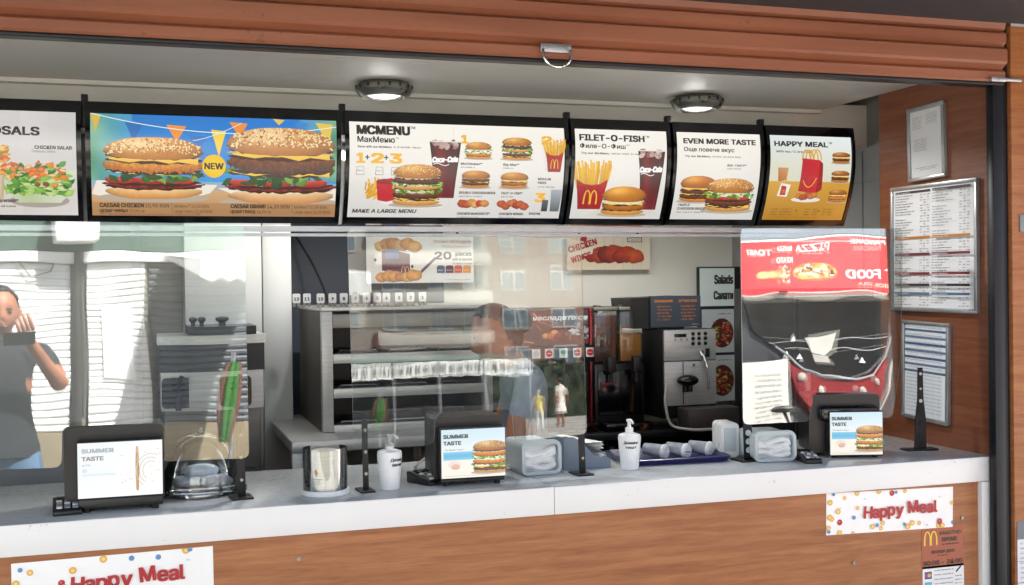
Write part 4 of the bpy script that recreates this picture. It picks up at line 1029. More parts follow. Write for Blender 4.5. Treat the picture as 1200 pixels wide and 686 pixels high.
screen('a', 'wide clear screen at the left end of the counter, mirroring white shutters', (283, 585), 5.6, 2.2,
       [(-150, 256), (286, 263), (292, 537), (188, 541), (187, 496), (73, 500), (72, 548), (-150, 556)], M['pane_a'], [(283, 584, 1.30, .022)])
screen('b', 'clear screen in the middle of the counter in front of the heated cabinet', (430, 577), 3.0, 2.8,
       [(407, 268), (681, 281), (688, 509), (603, 517), (600, 480), (512, 484), (508, 521), (415, 526)], M['pane_b'], [(430, 577, 1.25, .016), (681, 556, 1.18, .020)])
screen('c', 'clear screen at the right end of the counter, mirroring a red stall', (876, 541), 0.5, 2.2,
       [(868, 268), (1058, 268), (1056, 420), (1046, 490), (1026, 490), (1020, 461), (954, 460), (949, 494), (871, 498)], M['pane_c'], [(876, 540, 1.17, .030)])
# the last upright, right of the pane, tapered and punched
f = atZ(1079, 528, CZ)
t = thing('bracket', 'tall tapered black upright at the far right end of the counter', 'bracket', (f.x, f.y, CZ), R(-8))
b = MB(); b.box((0, .01, .003), (.115, .05, .005), .0015); b.build('foot', M['black_metal'], t)
b = MB(); b.prism([(-.021, .0056), (.021, .0056), (.0205, .10), (.012, .17), (.010, .275), (-.006, .275), (-.008, .17), (-.017, .10)], .006, frame_xz((0, 0, 0)))
br = b.build('upright', M['black_metal'], t)
for zc, r in ((.05, .008), (.09, .009), (.135, .010), (.165, .006), (.205, .004), (.255, .005)):
    d = MB(); d.cyl((0.001, -.0005, zc), (.001, -.002, zc), r, seg=16); d.build('hole', M['alu'] if zc > .16 else M['rubber'], br)

# ------------------------------------------------------------------ customer displays
def art_display(W, H, pale=False):
    A = Art(W, H, None)
    if pale:  # glare painted in: the picture in washed out colours
        A.grad(0, 0, W, H, '#f2f5f6', '#fafaf8', '#eef4f7', '#fbfbfa')
        A.text('SUMMER', W * .05, H * .82, H * .10, '#a9b2b8', .03, width=W * .37); A.text('TASTE', W * .05, H * .68, H * .10, '#9a8f90', .03, width=W * .25)
        A.fine(W * .05, H * .58, W * .08, H * .05, '#a6bccb'); A.ell(W * .08, H * .5, W * .03, W * .025, '#cfe4ef')
        A.grad(W * .05, H * .40, W * .45, H * .44, '#dcecf4')
        A.band(W * .70, H * .10, H * .92, W * .022, '#d8b48a', '#b98a55', .4, .05, 6, 18, seed=4)
        for r in (.12, .17, .22): A.stroke([(W * .86 + W * r * .8 * math.cos(R(60 + 12 * i)), H * .45 + H * r * 1.4 * math.sin(R(60 + 12 * i))) for i in range(16)], .002, '#dccbb5')
        for _ in range(40): A.ell(W * rnd.uniform(.45, .98), H * rnd.uniform(.15, .85), W * .018 * rnd.random(), .0012, '#e2cfb6', 6)
        return A
    A.mesh_grid(lambda u, v: (W * u, H * v), 6, 10, lambda u, v: lerp(hx('#f3f5f4'), hx('#cfe8f3'), max(0, min(1, (v - .45) * 2.2))) if v > .45 else lerp(hx('#f3f3f0'), hx('#f6efe2'), 1 - v))
    A.mesh_grid(lambda u, v: (W * (.03 + .47 * u), H * (.37 + .17 * v)), 6, 6, lambda u, v: lerp(hx('#8fd0ea'), hx('#5fb9e2'), math.sin(3.14 * v)))
    A.text('SUMMER', W * .035, H * .82, H * .105, '#2c3036', .03, width=W * .38); A.text('TASTE', W * .035, H * .685, H * .105, '#2c3036', .03, width=W * .27)
    A.text('Летният вкус', W * .04, H * .565, H * .06, '#6a7880', .0, .2, width=W * .32)
    A.ell(W * .2, H * .28, W * .10, H * .08, '#f0ded6', 12); A.ell(W * .22, H * .23, W * .07, H * .06, '#e3b9ac', 10); A.fine(W * .15, H * .2, W * .1, H * .02, '#c4574a')
    A.burger(W * .76, H * .10, W * .275, [('bun', .15), ('patty', .14), ('cheese', .08), ('lettuce', .2), ('chicken', .22), ('sauce', .08), ('lettuce', .2), ('chicken', .24), ('sauce', .06), ('bacon', .1), ('top', .46)], 23, seeds=70, bun='#bb7f3e', hi='#e6bd85', tall=1.75)
    A.fine(W * .05, H * .04, W * .7, H * .02, '#a8adb0')
    return A
def display(label, px, py, w, h, Yf, rz, bw, bh, boff, pale=False):
    """black till with a small picture screen turned to the street; px,py = lower left corner of the screen"""
    p = atY(px, py, Yf)
    t = thing('customer_display', label, 'display', (p.x, p.y, CZ), rz, 'small screens on the counter')
    zb = p.z - CZ
    b = MB()
    b.prism(rrect(boff, .012, boff + bw, bh, .014), .13, frame_xz((0, .045, 0)))
    b.build('housing', M['black'], t)
    b = MB(); b.bx(boff + .03, boff + bw - .012, .012, .046, bh - .085, bh - .035, .012, 3); b.build('printer_hood', M['black_gloss'], t)
    s = MB(); s.bx(-.003, w + .003, .0, .032, zb - .004, zb + h + .003, .003); s.bx(0, w, .006, .045, .010, zb - .004, .003)
    sc = s.build('screen', M['black'], t)
    art_display(w, h, pale).build('screen_picture', map_xz((0, -.0008, zb)), M['screen_lit'], sc)
    for x in (.02, w - .02):
        for y in (.02, .16): d = MB(); d.cyl((x, y, .0004), (x, y, .0125), .009, .010, seg=14); d.build('foot', M['rubber'], t)
    return t
display('black till with a screen paled by painted glare at the left end of the counter', 91.5, 585, .205, .140, .075, 0, .245, .215, -.035, True)
display('black till with a bright burger screen between bottle and napkin dispenser', 517.5, 561.5, .186, .137, .105, R(-2), .205, .192, -.012)
display('black till with a bright burger screen turned left at the right end of the counter', 973, 533.5, .168, .136, .150, R(-17), .230, .200, -.055)

def keypad(label, px, py, rz, w=.052):
    p = atZ(px, py, CZ)
    t = thing('card_reader', label, 'card reader', (p.x, p.y, CZ), rz, 'small keypads on the counter')
    b = MB(); b.prism([(-.055, .0005), (.055, .0005), (.055, .030), (.040, .033), (-.050, .016), (-.055, .010)], w, Matrix(((0, 0, 1, -w / 2), (1, 0, 0, 0), (0, 1, 0, 0), (0, 0, 0, 1))))
    bmesh.ops.bevel(b.bm, geom=b.bm.edges[:], offset=.003, segments=2, affect='EDGES', profile=.5)
    body = b.build('body', M['black'], t)
    Q = Matrix.Rotation(math.atan2(.017, .09), 3, 'X')
    for r in range(4):
        for c_ in range(3):
            yy = -.043 + .015 * r; b = MB(); b.box(((c_ - 1) * w * .27, yy, .0185 + (yy + .05) * .19), (w * .2, .008, .004), .0012, Q); b.build('key', M['grey_paint'] if (r + c_) % 3 else M['white_plastic'], body)
    b = MB(); b.box((0, .024, .0318), (w * .75, .022, .003), .001, Q); b.build('reader_window', M['black_gloss'], body)
    return t
keypad('black keypad in front of the washed out pale screen', 79, 600, R(4), .070)
keypad('black keypad with a grey cable beside the white pump bottle', 500, 566, R(25), .062)
keypad('black keypad between napkin dispenser and the right hand screen', 946, 541, R(-10), .054)

# ------------------------------------------------------------------ things on the counter
def dispenser(label, px, py, rz, w, h, dp):
    p = atZ(px, py, CZ)
    t = thing('napkin_dispenser', label, 'napkin dispenser', (p.x, p.y, CZ), rz, 'pale napkin dispensers on the counter')
    b = MB(); b.prism(rrect(0, .006, w, h, .018), dp - .02, frame_xz((0, .02, 0)))
    b.bx(.012, w - .012, .025, dp - .02, .0006, .0062)
    b.build('body', M['pale_plastic'], t)
    b = MB(); o = rrect(-.004, .002, w + .004, h + .006, .02, 6); i_ = rrect(.005, .012, w - .005, h - .006, .012, 6); n = len(o)
    F = frame_xz((0, 0, 0)); 
    def Z(p, y, bul): return Vector((p[0], y - bul * (1 - ((p[1] - h / 2) / (h / 2 + .01)) ** 2), p[1]))
    A1 = [b.bm.verts.new(Z(p, .019, .016)) for p in o]; B1 = [b.bm.verts.new(Z(p, .006, .016)) for p in o]; C1 = [b.bm.verts.new(Z(p, .008, .016)) for p in i_]; D1 = [b.bm.verts.new(Z(p, .0195, .0)) for p in i_]
    for r0, r1 in ((A1, B1), (B1, C1), (C1, D1)):
        for k in range(n): b.bm.faces.new((r0[k], r0[(k + 1) % n], r1[(k + 1) % n], r1[k]))
    b.build('face_plate', M['pale_plastic'], t)
    b = MB(); b.bx(.022, w - .022, .0135, .0192, .026, h - .022); b.build('mouth', M['black'], t) if False else None
    q = random.Random(int(px)); 
    b = MB()
    for k in range(5):
        z0 = .016 + (h - .045) * k / 5; ph = q.uniform(0, 6)
        b.sheet(lambda u, v, z0=z0, ph=ph: Vector((.010 + (w - .020) * u, .0165 - .009 * math.sin(math.pi * v) - .004 * math.sin(u * 6 + ph), z0 + (h - .03) / 3.6 * v + .008 * math.sin(u * 5 + ph))), 14, 5)
    b.build('napkins', M['paper'], t)
    return t
dispenser('pale napkin dispenser beside the middle till, under the middle screen', 613, 559, R(3), .118, .098, .16)
dispenser('pale napkin dispenser beside the black bracket of the right screen', 886, 543, R(-6), .130, .092, .15)
# open napkin box
p = atZ(664, 553, CZ)
t = thing('napkin_box', 'blue grey open box holding white napkins behind the middle bracket', 'napkin box', (p.x, p.y + .02, CZ), R(2))
b = MB()
b.prism([(0, .0005), (.155, .0005), (.155, .028), (.10, .040), (.06, .085), (.03, .10), (0, .10)], .004, Matrix(((1, 0, 0, 0), (0, 0, 1, 0), (0, 1, 0, 0), (0, 0, 0, 1))))
b.prism([(0, .0005), (.155, .0005), (.155, .028), (.10, .040), (.06, .085), (.03, .10), (0, .10)], .004, Matrix(((1, 0, 0, 0), (0, 0, 1, .13), (0, 1, 0, 0), (0, 0, 0, 1))))
b.bx(0, .155, .0042, .1298, .0006, .005); b.bx(.0002, .004, .0042, .1298, .0052, .099)
b.build('box', M['blue_grey'], t)
b = MB()
for k in range(9):
    b.sheet(lambda u, v, k=k: Vector((.012 + .125 * u + .004 * math.sin(v * 4 + k), .012 + .106 * v + .004 * math.sin(u * 5 + k * 2), .028 + .0085 * k * (1 - .35 * u) + .005 * math.sin(u * 6 + v * 4 + k))), 8, 8)
b.build('napkins', M['paper'], t)

def pump_bottle(label, px, py, lines, rz=0.0):
    p = atZ(px, py, CZ)
    t = thing('pump_bottle', label, 'bottle', (p.x, p.y, CZ), rz, 'white pump bottles on the counter')
    b = MB(); b.lathe([(.0265, .0008), (.0275, .004), (.0345, .088), (.0350, .098), (.033, .106), (.022, .110), (.013, .112)], seg=36)
    body = b.build('bottle', M['bottle_white'], t)
    b = MB(); b.lathe([(.0125, .1122), (.0125, .126), (.009, .128), (.0055, .130), (.0052, .143), (.0085, .146), (.0085, .152), (.004, .1535)], seg=20)
    b.tube([(0, 0, .149), (.004, -.014, .150), (.006, -.024, .147), (.0065, -.028, .143)], .0036, 8); b.build('pump', M['white_plastic'], t)
    A = Art(.06, .03, None)
    for k, (s_, z) in enumerate(lines): A.text(s_, .03, .019 - .014 * k, .0115, '#23252a', .02, .12, align='C', width=.046 if k == 0 else .036)
    def mp(u, v, z):
        a = (u - .03) / .0345; zz = .062 + v; r = .0275 + .007 * (zz - .004) / .084 + .0003 + z
        return Vector((r * math.sin(a), -r * math.cos(a), zz))
    A.build('handwriting', mp, M['print'], body)
    return t
pump_bottle('white pump bottle beside the clear cylinder, under the middle screen', 457, 573, (('Дезин-', 0), ('фектант', 0)), R(30))
pump_bottle('white pump bottle standing alone in front of the blue tray', 738, 550, (('Дезинфек', 0), ('тант', 0)), R(-15))

p = atZ(385, 583, CZ)
t = thing('clear_cylinder', 'clear open cylinder on a white ring with a metal tube inside', 'container', (p.x, p.y + .055, CZ))
b = MB(); b.lathe([(.064, .0006), (.066, .003), (.066, .013), (.064, .016), (.02, .016)], seg=48); b.build('base_ring', M['white_plastic'], t)
b = MB(); b.lathe([(.0605, .0165), (.0605, .128), (.0590, .128), (.0590, .0172)], seg=48); b.build('cylinder_wall', M['clear'], t)
b = MB(); b.lathe([(.036, .0175), (.036, .120), (.034, .122), (.02, .122)], seg=40); b.build('inner_tube', M['steel'], t)
b = MB(); b.bx(.036, .048, -.034, -.012, .018, .055, .004); b.build('blue_tag', M['navy_tray'], t)
A = Art(.03, .05, None)
A.stroke([(.012, .046), (.008, .040), (.015, .034), (.012, .028)], .002, '#2c2522'); A.ell(.012, .036, .004, .006, '#c98a3a'); A.fine(.004, .018, .024, .003, '#2c2522'); A.fine(.004, .012, .02, .003, '#2c2522'); A.fine(.006, .006, .018, .003, '#2c2522')
A.build('emblem', lambda u, v, z: Vector((.0608 * math.sin((u - .045) / .06), -.0608 * math.cos((u - .045) / .06) - z, .03 + v)), M['print'], t)

p = atZ(238, 584, CZ)
t = thing('cake_dome', 'clear round food dome with wrapped rolls inside beside the left till', 'food dome', (p.x, p.y + .10, CZ))
b = MB(); b.lathe([(.118, .0006), (.125, .004), (.125, .010), (.112, .013), (.02, .013)], seg=48); b.build('plate', M['clear'], t)
b = MB(); prof_ = [(.112, .0135)] + [(.112 * math.cos(R(6 * i)) ** .8 if i < 15 else .001, .02 + .145 * math.sin(R(6 * i))) for i in range(16)]
b.lathe(prof_, seg=48); b.build('dome', M['clear_dome'], t)
b = MB(); b.sph((0, 0, .172), .012, (1, 1, .8)); b.build('knob', M['clear'], t)
b = MB()
for k, (x, y, z, a) in enumerate(((-.03, -.02, .034, .1), (.035, -.03, .033, -.1), (0, .03, .035, .05), (.0, -.01, .062, .0))): b.sph((x, y, z), .05, (1.0, .48, .38), 18, Matrix.Rotation(a, 3, 'Z'))
b.build('wrapped_rolls', pm('wrap', '#cfd9e2', '#8fa3b5', scale=26, rough=0.22, bump=.6, bscale=50), t)
b = MB(); b.tube([(-.085, -.062, .018), (-.02, -.072, .020), (.05, -.07, .019), (.085, -.05, .02)], .004, 8); b.build('tongs', M['chrome'], t)

# blue tray with cups
p = atZ(800, 544, CZ); TR = p
t = thing('serving_tray', 'dark blue tray with paper cups lying along its back edge', 'tray', (p.x, p.y + .115, CZ), R(-4))
b = MB(); b.prism(rrect(-.17, -.115, .17, .115, .03, 6), .004, Matrix.Translation((0, 0, .0008)))
o = rrect(-.17, -.115, .17, .115, .03, 6); b2 = [b.bm.verts.new(Vector((x, y, .0048))) for x, y in rrect(-.158, -.103, .158, .103, .024, 6)]; c2 = [b.bm.verts.new(Vector((x, y, .020))) for x, y in rrect(-.176, -.121, .176, .121, .034, 6)]; d2 = [b.bm.verts.new(Vector((x, y, .018))) for x, y in rrect(-.180, -.125, .180, .125, .036, 6)]; e2 = [b.bm.verts.new(Vector((x, y, .002))) for x, y in rrect(-.1705, -.1155, .1705, .1155, .03, 6)]
for r0, r1 in ((b2, c2), (c2, d2), (d2, e2)):
    for k in range(len(r0)): b.bm.faces.new((r0[k], r0[(k + 1) % len(r0)], r1[(k + 1) % len(r0)], r1[k]))
b.build('tray', M['navy_tray'], t)
def cup(label, dx, dy, ang, roll=0):
    c0 = TR + Vector((dx, dy + .115, .0312 + CZ - CZ)); L = .092
    t = thing('paper_cup', label, 'paper cup', (c0.x, c0.y, CZ + .0345), ang, 'paper cups lying on the blue tray')
    t.scale = (.8, .8, .8); t.location.z = CZ + .0295
    Q = Matrix.Rotation(R(90 + 5), 3, 'X')
    b = MB(); b.lathe([(.0215, 0), (.0225, .001), (.0295, L), (.0300, L + .001), (.001, L + .0015)], seg=28, rot=Q); b.build('cup', M['cup_paper'], t)
    b = MB(); b.lathe([(.0312, L - .006), (.0315, L + .003), (.029, L + .006), (.027, L + .0045), (.024, L + .010), (.001, L + .011)], seg=28, rot=Q); b.build('cup_lid', M['white_plastic'], t)
    A = Art(.06, .05, None); A.text('м', .02, .02, .02, '#4a5a72', .02) ; A.fine(.006, .012, .04, .004, '#5c6a80'); A.fine(.006, .034, .04, .004, '#7d8a9c')
    A.build('cup_print', lambda u, v, z: Q @ Vector(((.0249 + .002 * v / .05 + z) * math.sin((u - .03) / .026 + .4), (.0249 + .002 * v / .05 + z) * math.cos((u - .03) / .026 + .4), .022 + v)), M['print'], t)
    return t
cup('paper cup lying at the left end of the blue tray, half hidden by the bottle', -.120, .045, R(140))
cup('paper cup lying second from the left on the blue tray', -.052, .055, R(35))
cup('paper cup lying third from the left on the blue tray', .028, .052, R(30))
cup('paper cup lying at the right end of the blue tray', .112, .058, R(34))
t = thing('curled_label', 'curled white paper label with blue print at the front of the tray', 'paper', (TR.x + .042, TR.y + .05, CZ + .006), R(-8))
A = Art(.062, .05, '#e6eaee'); A.text('м', .024, .018, .024, '#2f5f9a', .03); A.fine(.02, .01, .03, .004, '#2f5f9a')
A.build('label_paper', lambda u, v, z: Vector((u - .03, (.024 + z) * -math.cos(math.pi * v / .05), (.024 + z) * math.sin(math.pi * v / .05) + .0005)), M['print'], t)
p = atZ(861, 538, CZ)
t = thing('white_holder', 'white rounded straw holder standing behind the right bracket', 'holder', (p.x, p.y + .03, CZ), R(-10))
b = MB(); b.prism(rrect(-.030, .0008, .030, .112, .014, 5), .09, frame_xz((0, 0, 0))); b.build('holder_body', M['white_plastic'], t)
b = MB(); b.bx(-.02, .02, -.004, -.0006, .02, .095, .002); b.build('front_plate', M['pale_plastic'], t)

# cable on the counter
b = MB(); p0_, p1_ = atZ(492, 560, CZ), atZ(508, 548, CZ)
b.tube([p0_ + Vector((0, 0, .012)), p0_ + Vector((-.01, .02, .03)), p1_ + Vector((-.03, .0, .028)), p1_ + Vector((0, .01, .033)), p1_ + Vector((.06, .08, .02))], .004, 8)
tag(b.build('cable', M['cable_grey']), 'short grey cable looping from the keypad by the middle till', 'cable')

# ------------------------------------------------------------------ equipment inside
# tall steel heated cabinet
YC = 1.15
xa, xb = atY(377, 400, YC).x, atY(577, 400, YC).x
zt = 1.545; zs = lambda py: atY(470, py, YC).z
t = thing('heated_cabinet', 'tall steel heated holding cabinet with dark shelf slots behind the middle screen', 'cabinet', (xa, YC, 1.09))
W, DP = xb - xa, .62
b = MB(); b.bx(-.002, W + .002, -.004, DP, zt - 1.09 - .014, zt - 1.09, .003); b.build('top_plate', M['steel_h'], t)
b = MB(); b.bx(0, .040, 0, .04, 0, zt - 1.09 - .0145, .002); b.build('post', M['steel'], t)
b = MB(); b.bx(W - .034, W, 0, .04, 0, zt - 1.09 - .0145, .002); b.build('post', M['steel'], t)
b = MB(); b.bx(-.001, .006, .0405, DP, 0, zt - 1.09 - .0145); b.build('side_panel', M['steel_brown'], t)
b = MB(); b.bx(W - .006, W + .001, .0405, DP, 0, zt - 1.09 - .0145); b.build('side_panel', M['steel_dull'], t)
b = MB(); b.bx(.007, W - .007, .40, .42, 0, zt - 1.09 - .0145); b.build('back_panel', M['black'], t)
b = MB(); b.bx(.041, W - .035, .002, .03, zs(383) - 1.09, zs(367) - 1.09, .002); b.build('header', M['steel_dull'], t)
for k, (ya, yb) in enumerate(((424, 413), (464, 453), (507, 495))):
    z0, z1 = zs(ya) - 1.09, zs(yb) - 1.09
    s = MB(); s.bx(.041, W - .035, .001, .022, z0, z1, .002); s.bx(.041, W - .035, .0225, .398, z0, z0 + .006); sh_ = s.build('shelf', M['steel_h'], t)
    for j in range(3):
        xx = .06 + j * .19
        g = MB(); g.tube([(xx, .03, z1 + .002), (xx + .01, .012, z1 + .012), (xx + .14, .012, z1 + .012), (xx + .15, .03, z1 + .002)], .003, 6); g.build('rod', M['chrome'], sh_)
    for j in range(3):
        xx = .055 + j * .19
        g = MB(); g.bx(xx, xx + .165, .06, .34, z0 + .0065, z0 + .040, .006); g.build('food_pan', M['black'], sh_)
nums = [347.5, 359.8, 375.8, 389.8, 403, 416.6, 429.7, 442.3, 453, 467.6, 481.3, 495.3]
for k, px in enumerate(nums):
    n_ = 12 - k; p = atY(px, 354, YC + .10 - (0 if k > 1 else -.10))
    t = thing('number_marker', 'white order marker printed %d on top of the heated cabinet' % n_, 'number marker', (p.x, p.y, zt + .0005), R(rnd.uniform(-8, 8)), 'numbered markers on the heated cabinet')
    b = MB(); b.prism(rrect(-.0145, .014, .0145, .050, .005, 4), .004, frame_xz((0, 0, 0))); b.build('plate', M['white_plastic'], t)
    b = MB(); b.bx(-.013, -.004, -.006, .012, 0, .0138); b.bx(.004, .013, -.006, .012, 0, .0138); b.build('stand', M['steel_dull'], t)
    A = Art(.029, .036, None); A.text(str(n_), .0145, .010, .016, '#15161a', .02, align='C', width=.018 if n_ > 9 else None); A.build('numeral', map_xz((-.0145, -.0006, .014)), M['print'], t)
# small steel table under it
YT = .95
xl, xr = atY(342, 520, YT).x, 1.40
t = thing('steel_table', 'low stainless steel table carrying the heated cabinet', 'table', (xl, YT, 0.03))
b = MB(); b.bx(0, xr - xl, 0, .85, 1.018, 1.058, .004); b.build('table_top', M['steel_h'], t)
for x in (.02, .62): 
    for y in (.03, .8): b = MB(); b.bx(x - .018, x + .018, y - .018, y + .018, 0, 1.0175, .003); b.build('leg', M['steel'], t)
b = MB(); b.bx(.0, xr - xl, .02, .84, .70, .72, .003); b.build('shelf', M['steel_dull'], t)
for k, (x, w_, h_, lab) in enumerate(((.05, .16, .17, 'brown cardboard box at the left on the shelf under the steel table'), (.24, .14, .20, 'brown cardboard box in the middle on the shelf under the steel table'), (.41, .17, .15, 'brown cardboard box at the right on the shelf under the steel table'))):
    t2 = thing('cardboard_box', lab, 'box', (xl + x, YT + .08, .7505), R(2 * k), 'boxes under the steel table')
    b = MB(); b.bx(0, w_, 0, .22, 0, h_, .002); b.build('carton', M['brown_box'], t2)
    b = MB(); b.bx(w_ * .42, w_ * .58, -.001, .221, h_ * .5, h_ + .001); b.build('tape', M['steel_brown'], t2)
# dark under-counter fridge line left of the table
t = thing('base_unit', 'black base unit under the soft serve machine', 'base unit', (-.9, 1.0, .03))
b = MB(); b.bx(0, 1.26, 0, .55, 0, .92, .006); b.build('cabinet_body', M['black'], t)
for x in (.02, .44, .86): d = MB(); d.bx(x, x + .39, -.015, -.0005, .05, .88, .004); d = d.build('door', M['black_gloss'], t); h = MB(); h.bx(x + .02, x + .04, -.03, -.0155, .5, .8, .004); h.build('handle', M['steel'], d)

# soft serve machine
YM = .95
x0, x1 = atY(184, 400, YM).x, atY(312, 400, YM).x; W = x1 - x0
zz = lambda py: atY(250, py, YM).z - .95
t = thing('soft_serve_machine', 'steel soft serve machine with a black lid and dark visor behind the left screen', 'ice cream machine', (x0, YM, .95))
b = MB(); b.bx(.02, W - .012, .09, .60, .0005, zz(403), .01); b.build('body', M['steel_dull'], t)
def bow(u): return -.05 * math.sin(math.pi * min(1, max(0, u)))
def bowed(z0, z1, inset, name, mat, parent):
    b = MB(); pts = [(inset + (W - 2 * inset) * i / 16, bow(i / 16) + inset) for i in range(17)] + [(W - inset, .30), (inset, .30)]
    b.prism(pts, z1 - z0, Matrix.Translation((0, 0, z0))); return b.build(name, mat, parent)
bowed(zz(403), zz(393), 0, 'rim', M['steel_h'], t)
vis = bowed(zz(435), zz(403) - .0006, .006, 'visor', M['black'], t)
fr = bowed(zz(480), zz(435) - .0006, .010, 'front_panel', M['steel'], t)
lid = MB(); pts = [(.10 + (W - .13) * i / 16, .03 + bow(i / 16) * .6) for i in range(17)] + [(W - .03, .28), (.10, .28)]
lid.prism(pts, .028, Matrix.Translation((0, 0, zz(393) + .0006))); lid = lid.build('lid', M['black'], t)
for x, r in ((W * .60, .018), (W * .33, .011), (W * .41, .011)):
    k = MB(); k.lathe([(r * .7, 0), (r * .6, .012), (r * 1.2, .02), (r * 1.25, .028), (r * .6, .032)], (x, .05, zz(393) + .029), 20); k.build('knob', M['black'], lid)
for xx in (W * .18, W * .70):
    rc = MB(); rc.prism(rrect(xx - .052, zz(476), xx + .052, zz(441), .014), .004, frame_xz((0, bow(xx / W) - .0, 0))); rc = rc.build('recess', M['black_gloss'], t)
    lv = MB(); lv.cyl((xx, bow(xx / W) - .02, zz(478)), (xx, bow(xx / W) - .02, zz(452)), .010, seg=14); lv.cyl((xx - .02, bow(xx / W) - .02, zz(452)), (xx + .022, bow(xx / W) - .02, zz(452)), .011, seg=14)
    lv.tube([(xx, bow(xx / W) - .025, zz(452)), (xx + .005, bow(xx / W) - .04, zz(446)), (xx + .012, bow(xx / W) - .045, zz(438))], .008, 10); lv.build('lever', M['black'], rc)
b = MB(); b.bx(.03, W - .03, .02, .0895, .0006, .05, .006); b.build('drip_tray', M['black'], t)

# back counter along the rear wall
t = thing('back_counter', 'black back counter carrying the drinks machines along the rear wall', 'counter', (1.30, 1.42, .03))
b = MB(); b.bx(0, 1.49, 0, .65, .93, .965, .004); b.build('worktop', M['black'], t)
b = MB(); b.bx(.01, 1.48, .03, .645, 0, .9295); b.build('carcass', M['black_gloss'], t)
for k in range(14): b = MB(); b.bx(.03 + k * .104, .05 + k * .104, .012, .0295, .05, .90, .002); b.build('rib', M['rail_dark'], t)
ZB = .9955
def onback(px, Y): return atY(px, 480, Y).x
# soda tower
YS = 1.55
x0, x1 = onback(577, YS), onback(697, YS); W = x1 - x0; zq = lambda py: atY(650, py, YS).z - ZB
t = thing('drinks_machine', 'black fountain drinks machine with a lit picture panel and drink buttons', 'drinks machine', (x0, YS, ZB))
b = MB(); b.bx(0, W - .02, 0, .34, .0005, zq(362), .008); b.build('housing', M['black'], t)
b = MB(); b.bx(W - .0195, W, -.004, .34, .0005, zq(362), .004); b.build('red_side', M['red'], t)
pw, ph = W - .03, zq(364) - zq(404); A = Art(pw, ph, None)
A.mesh_grid(lambda u, v: (pw * u, ph * v), 14, 6, lambda u, v: lerp(hx('#2a1416'), hx('#5d1f1d'), .5 + .5 * math.sin(u * 9 + v * 4)))
for _ in range(26):
    x, y, a = pw * rnd.random(), ph * rnd.uniform(0, .8), rnd.uniform(0, 3); A.stroke([(x, y), (x + .05 * math.cos(a), y + .03 * math.sin(a))], .006 * rnd.random() + .002, lerp(hx('#8a3a22'), hx('#d9a27a'), rnd.random() ** 2))
A.nuggets(pw * .62, ph * .3, .05, .02, 4, ('#b5652c', '#7d3318', '#d8955a'), 31, .4)
A.leaves(pw * .88, ph * .5, .05, .05, ['#8d99a3', '#5c6870', '#c9ced2'], 22, .018, 8)
A.text('насладете се', pw * .99, ph * .72, ph * .20, '#e9e6e4', .015, .22, align='R', width=pw * .58)
A.build('picture_panel', map_xz((.004, -.0012, zq(404))), print_mat('dim_backlit', EM * .8, .2), t)
b = MB(); b.bx(.002, W - .0005, -.012, -.0005, zq(425), zq(405) - .001, .002); pn = b.build('button_panel', M['rail_dark'], t)
for k, px in enumerate((628, 643, 660, 676, 691)):
    x = onback(px, YS) - x0; zc = zq(414); A = Art(.038, .040, '#dfe2e4')
    if k in (1, 3, 4): A.ell(.019, .02, .015, .015, '#c01c26', 18); A.fine(.008, .018, .022, .005, '#f3e4e4')
    elif k == 2: A.ell(.019, .024, .013, .010, '#3d8f5a', 14); A.fine(.008, .01, .022, .004, '#3d5a80')
    else: A.ell(.019, .02, .013, .013, '#bfc8cc', 14); A.fine(.01, .018, .018, .004, '#7b8a94')
    A.build('drink_button', map_xz((min(x, W - .022) - .019, -.0130, zc - .02)), M['print_gloss'], pn)
for k in range(5):
    x = .06 + k * (W - .12) / 4; v = MB(); v.cyl((x, .03 - .05, zq(427)), (x, -.02, zq(447)), .014, .010, seg=14); v.bx(x - .010, x + .010, -.05, -.035, zq(462), zq(437), .003); v.build('nozzle', M['black'], t)
b = MB(); b.bx(.01, W - .025, -.10, -.0006, .0006, .04, .004); b.build('drip_tray', M['black_gloss'], t)

# two juice tanks
YJ = 1.50
x0, x1 = onback(699, YJ), onback(757, YJ); W = x1 - x0; zq = lambda py: atY(730, py, YJ).z - ZB
t = thing('juice_dispenser', 'twin juice dispenser with a brown tank and an orange tank', 'juice dispenser', (x0, YJ, ZB))
b = MB(); b.bx(0, W, .015, .33, .0005, zq(426), .008); b.build('base', M['black'], t)
b = MB(); b.bx(.012, W - .012, .004, .0145, zq(487), zq(434), .006); b.build('front_plate', M['black_gloss'], t)
for k, (xa_, xb_, jm, lev) in enumerate(((.0, W * .49, 'juice_brown', 372), (W * .51, W, 'juice_orange', 392))):
    tk = MB(); tk.bx(xa_ + .003, xb_ - .003, .02, .30, zq(425), zq(364), .008); tk = tk.build('tank', M['tank'], t)
    j = MB(); j.bx(xa_ + .007, xb_ - .007, .024, .296, zq(425) + .004, zq(lev), .005); j.build('juice', M[jm], tk)
    l = MB(); l.bx(xa_, xb_, .017, .303, zq(364) + .0006, zq(360), .003); l.bx((xa_ + xb_) / 2 - .012, (xa_ + xb_) / 2 + .012, .10, .14, zq(360), zq(358), .002); l.build('tank_lid', M['steel_dull'], tk)
    xm = (xa_ + xb_) / 2; tp = MB(); tp.cyl((xm, -.03, zq(433)), (xm, .02, zq(427)), .016, seg=14); tp.bx(xm - .018, xm + .018, -.045, -.010, zq(436), zq(417), .005); tp.cyl((xm, -.03, zq(447)), (xm, -.03, zq(436)), .008, seg=12); tp.build('tap', M['black'], t)
b = MB(); b.bx(.01, W - .01, -.09, .003, .0006, .035, .004); b.build('drip_tray', M['black_gloss'], t)

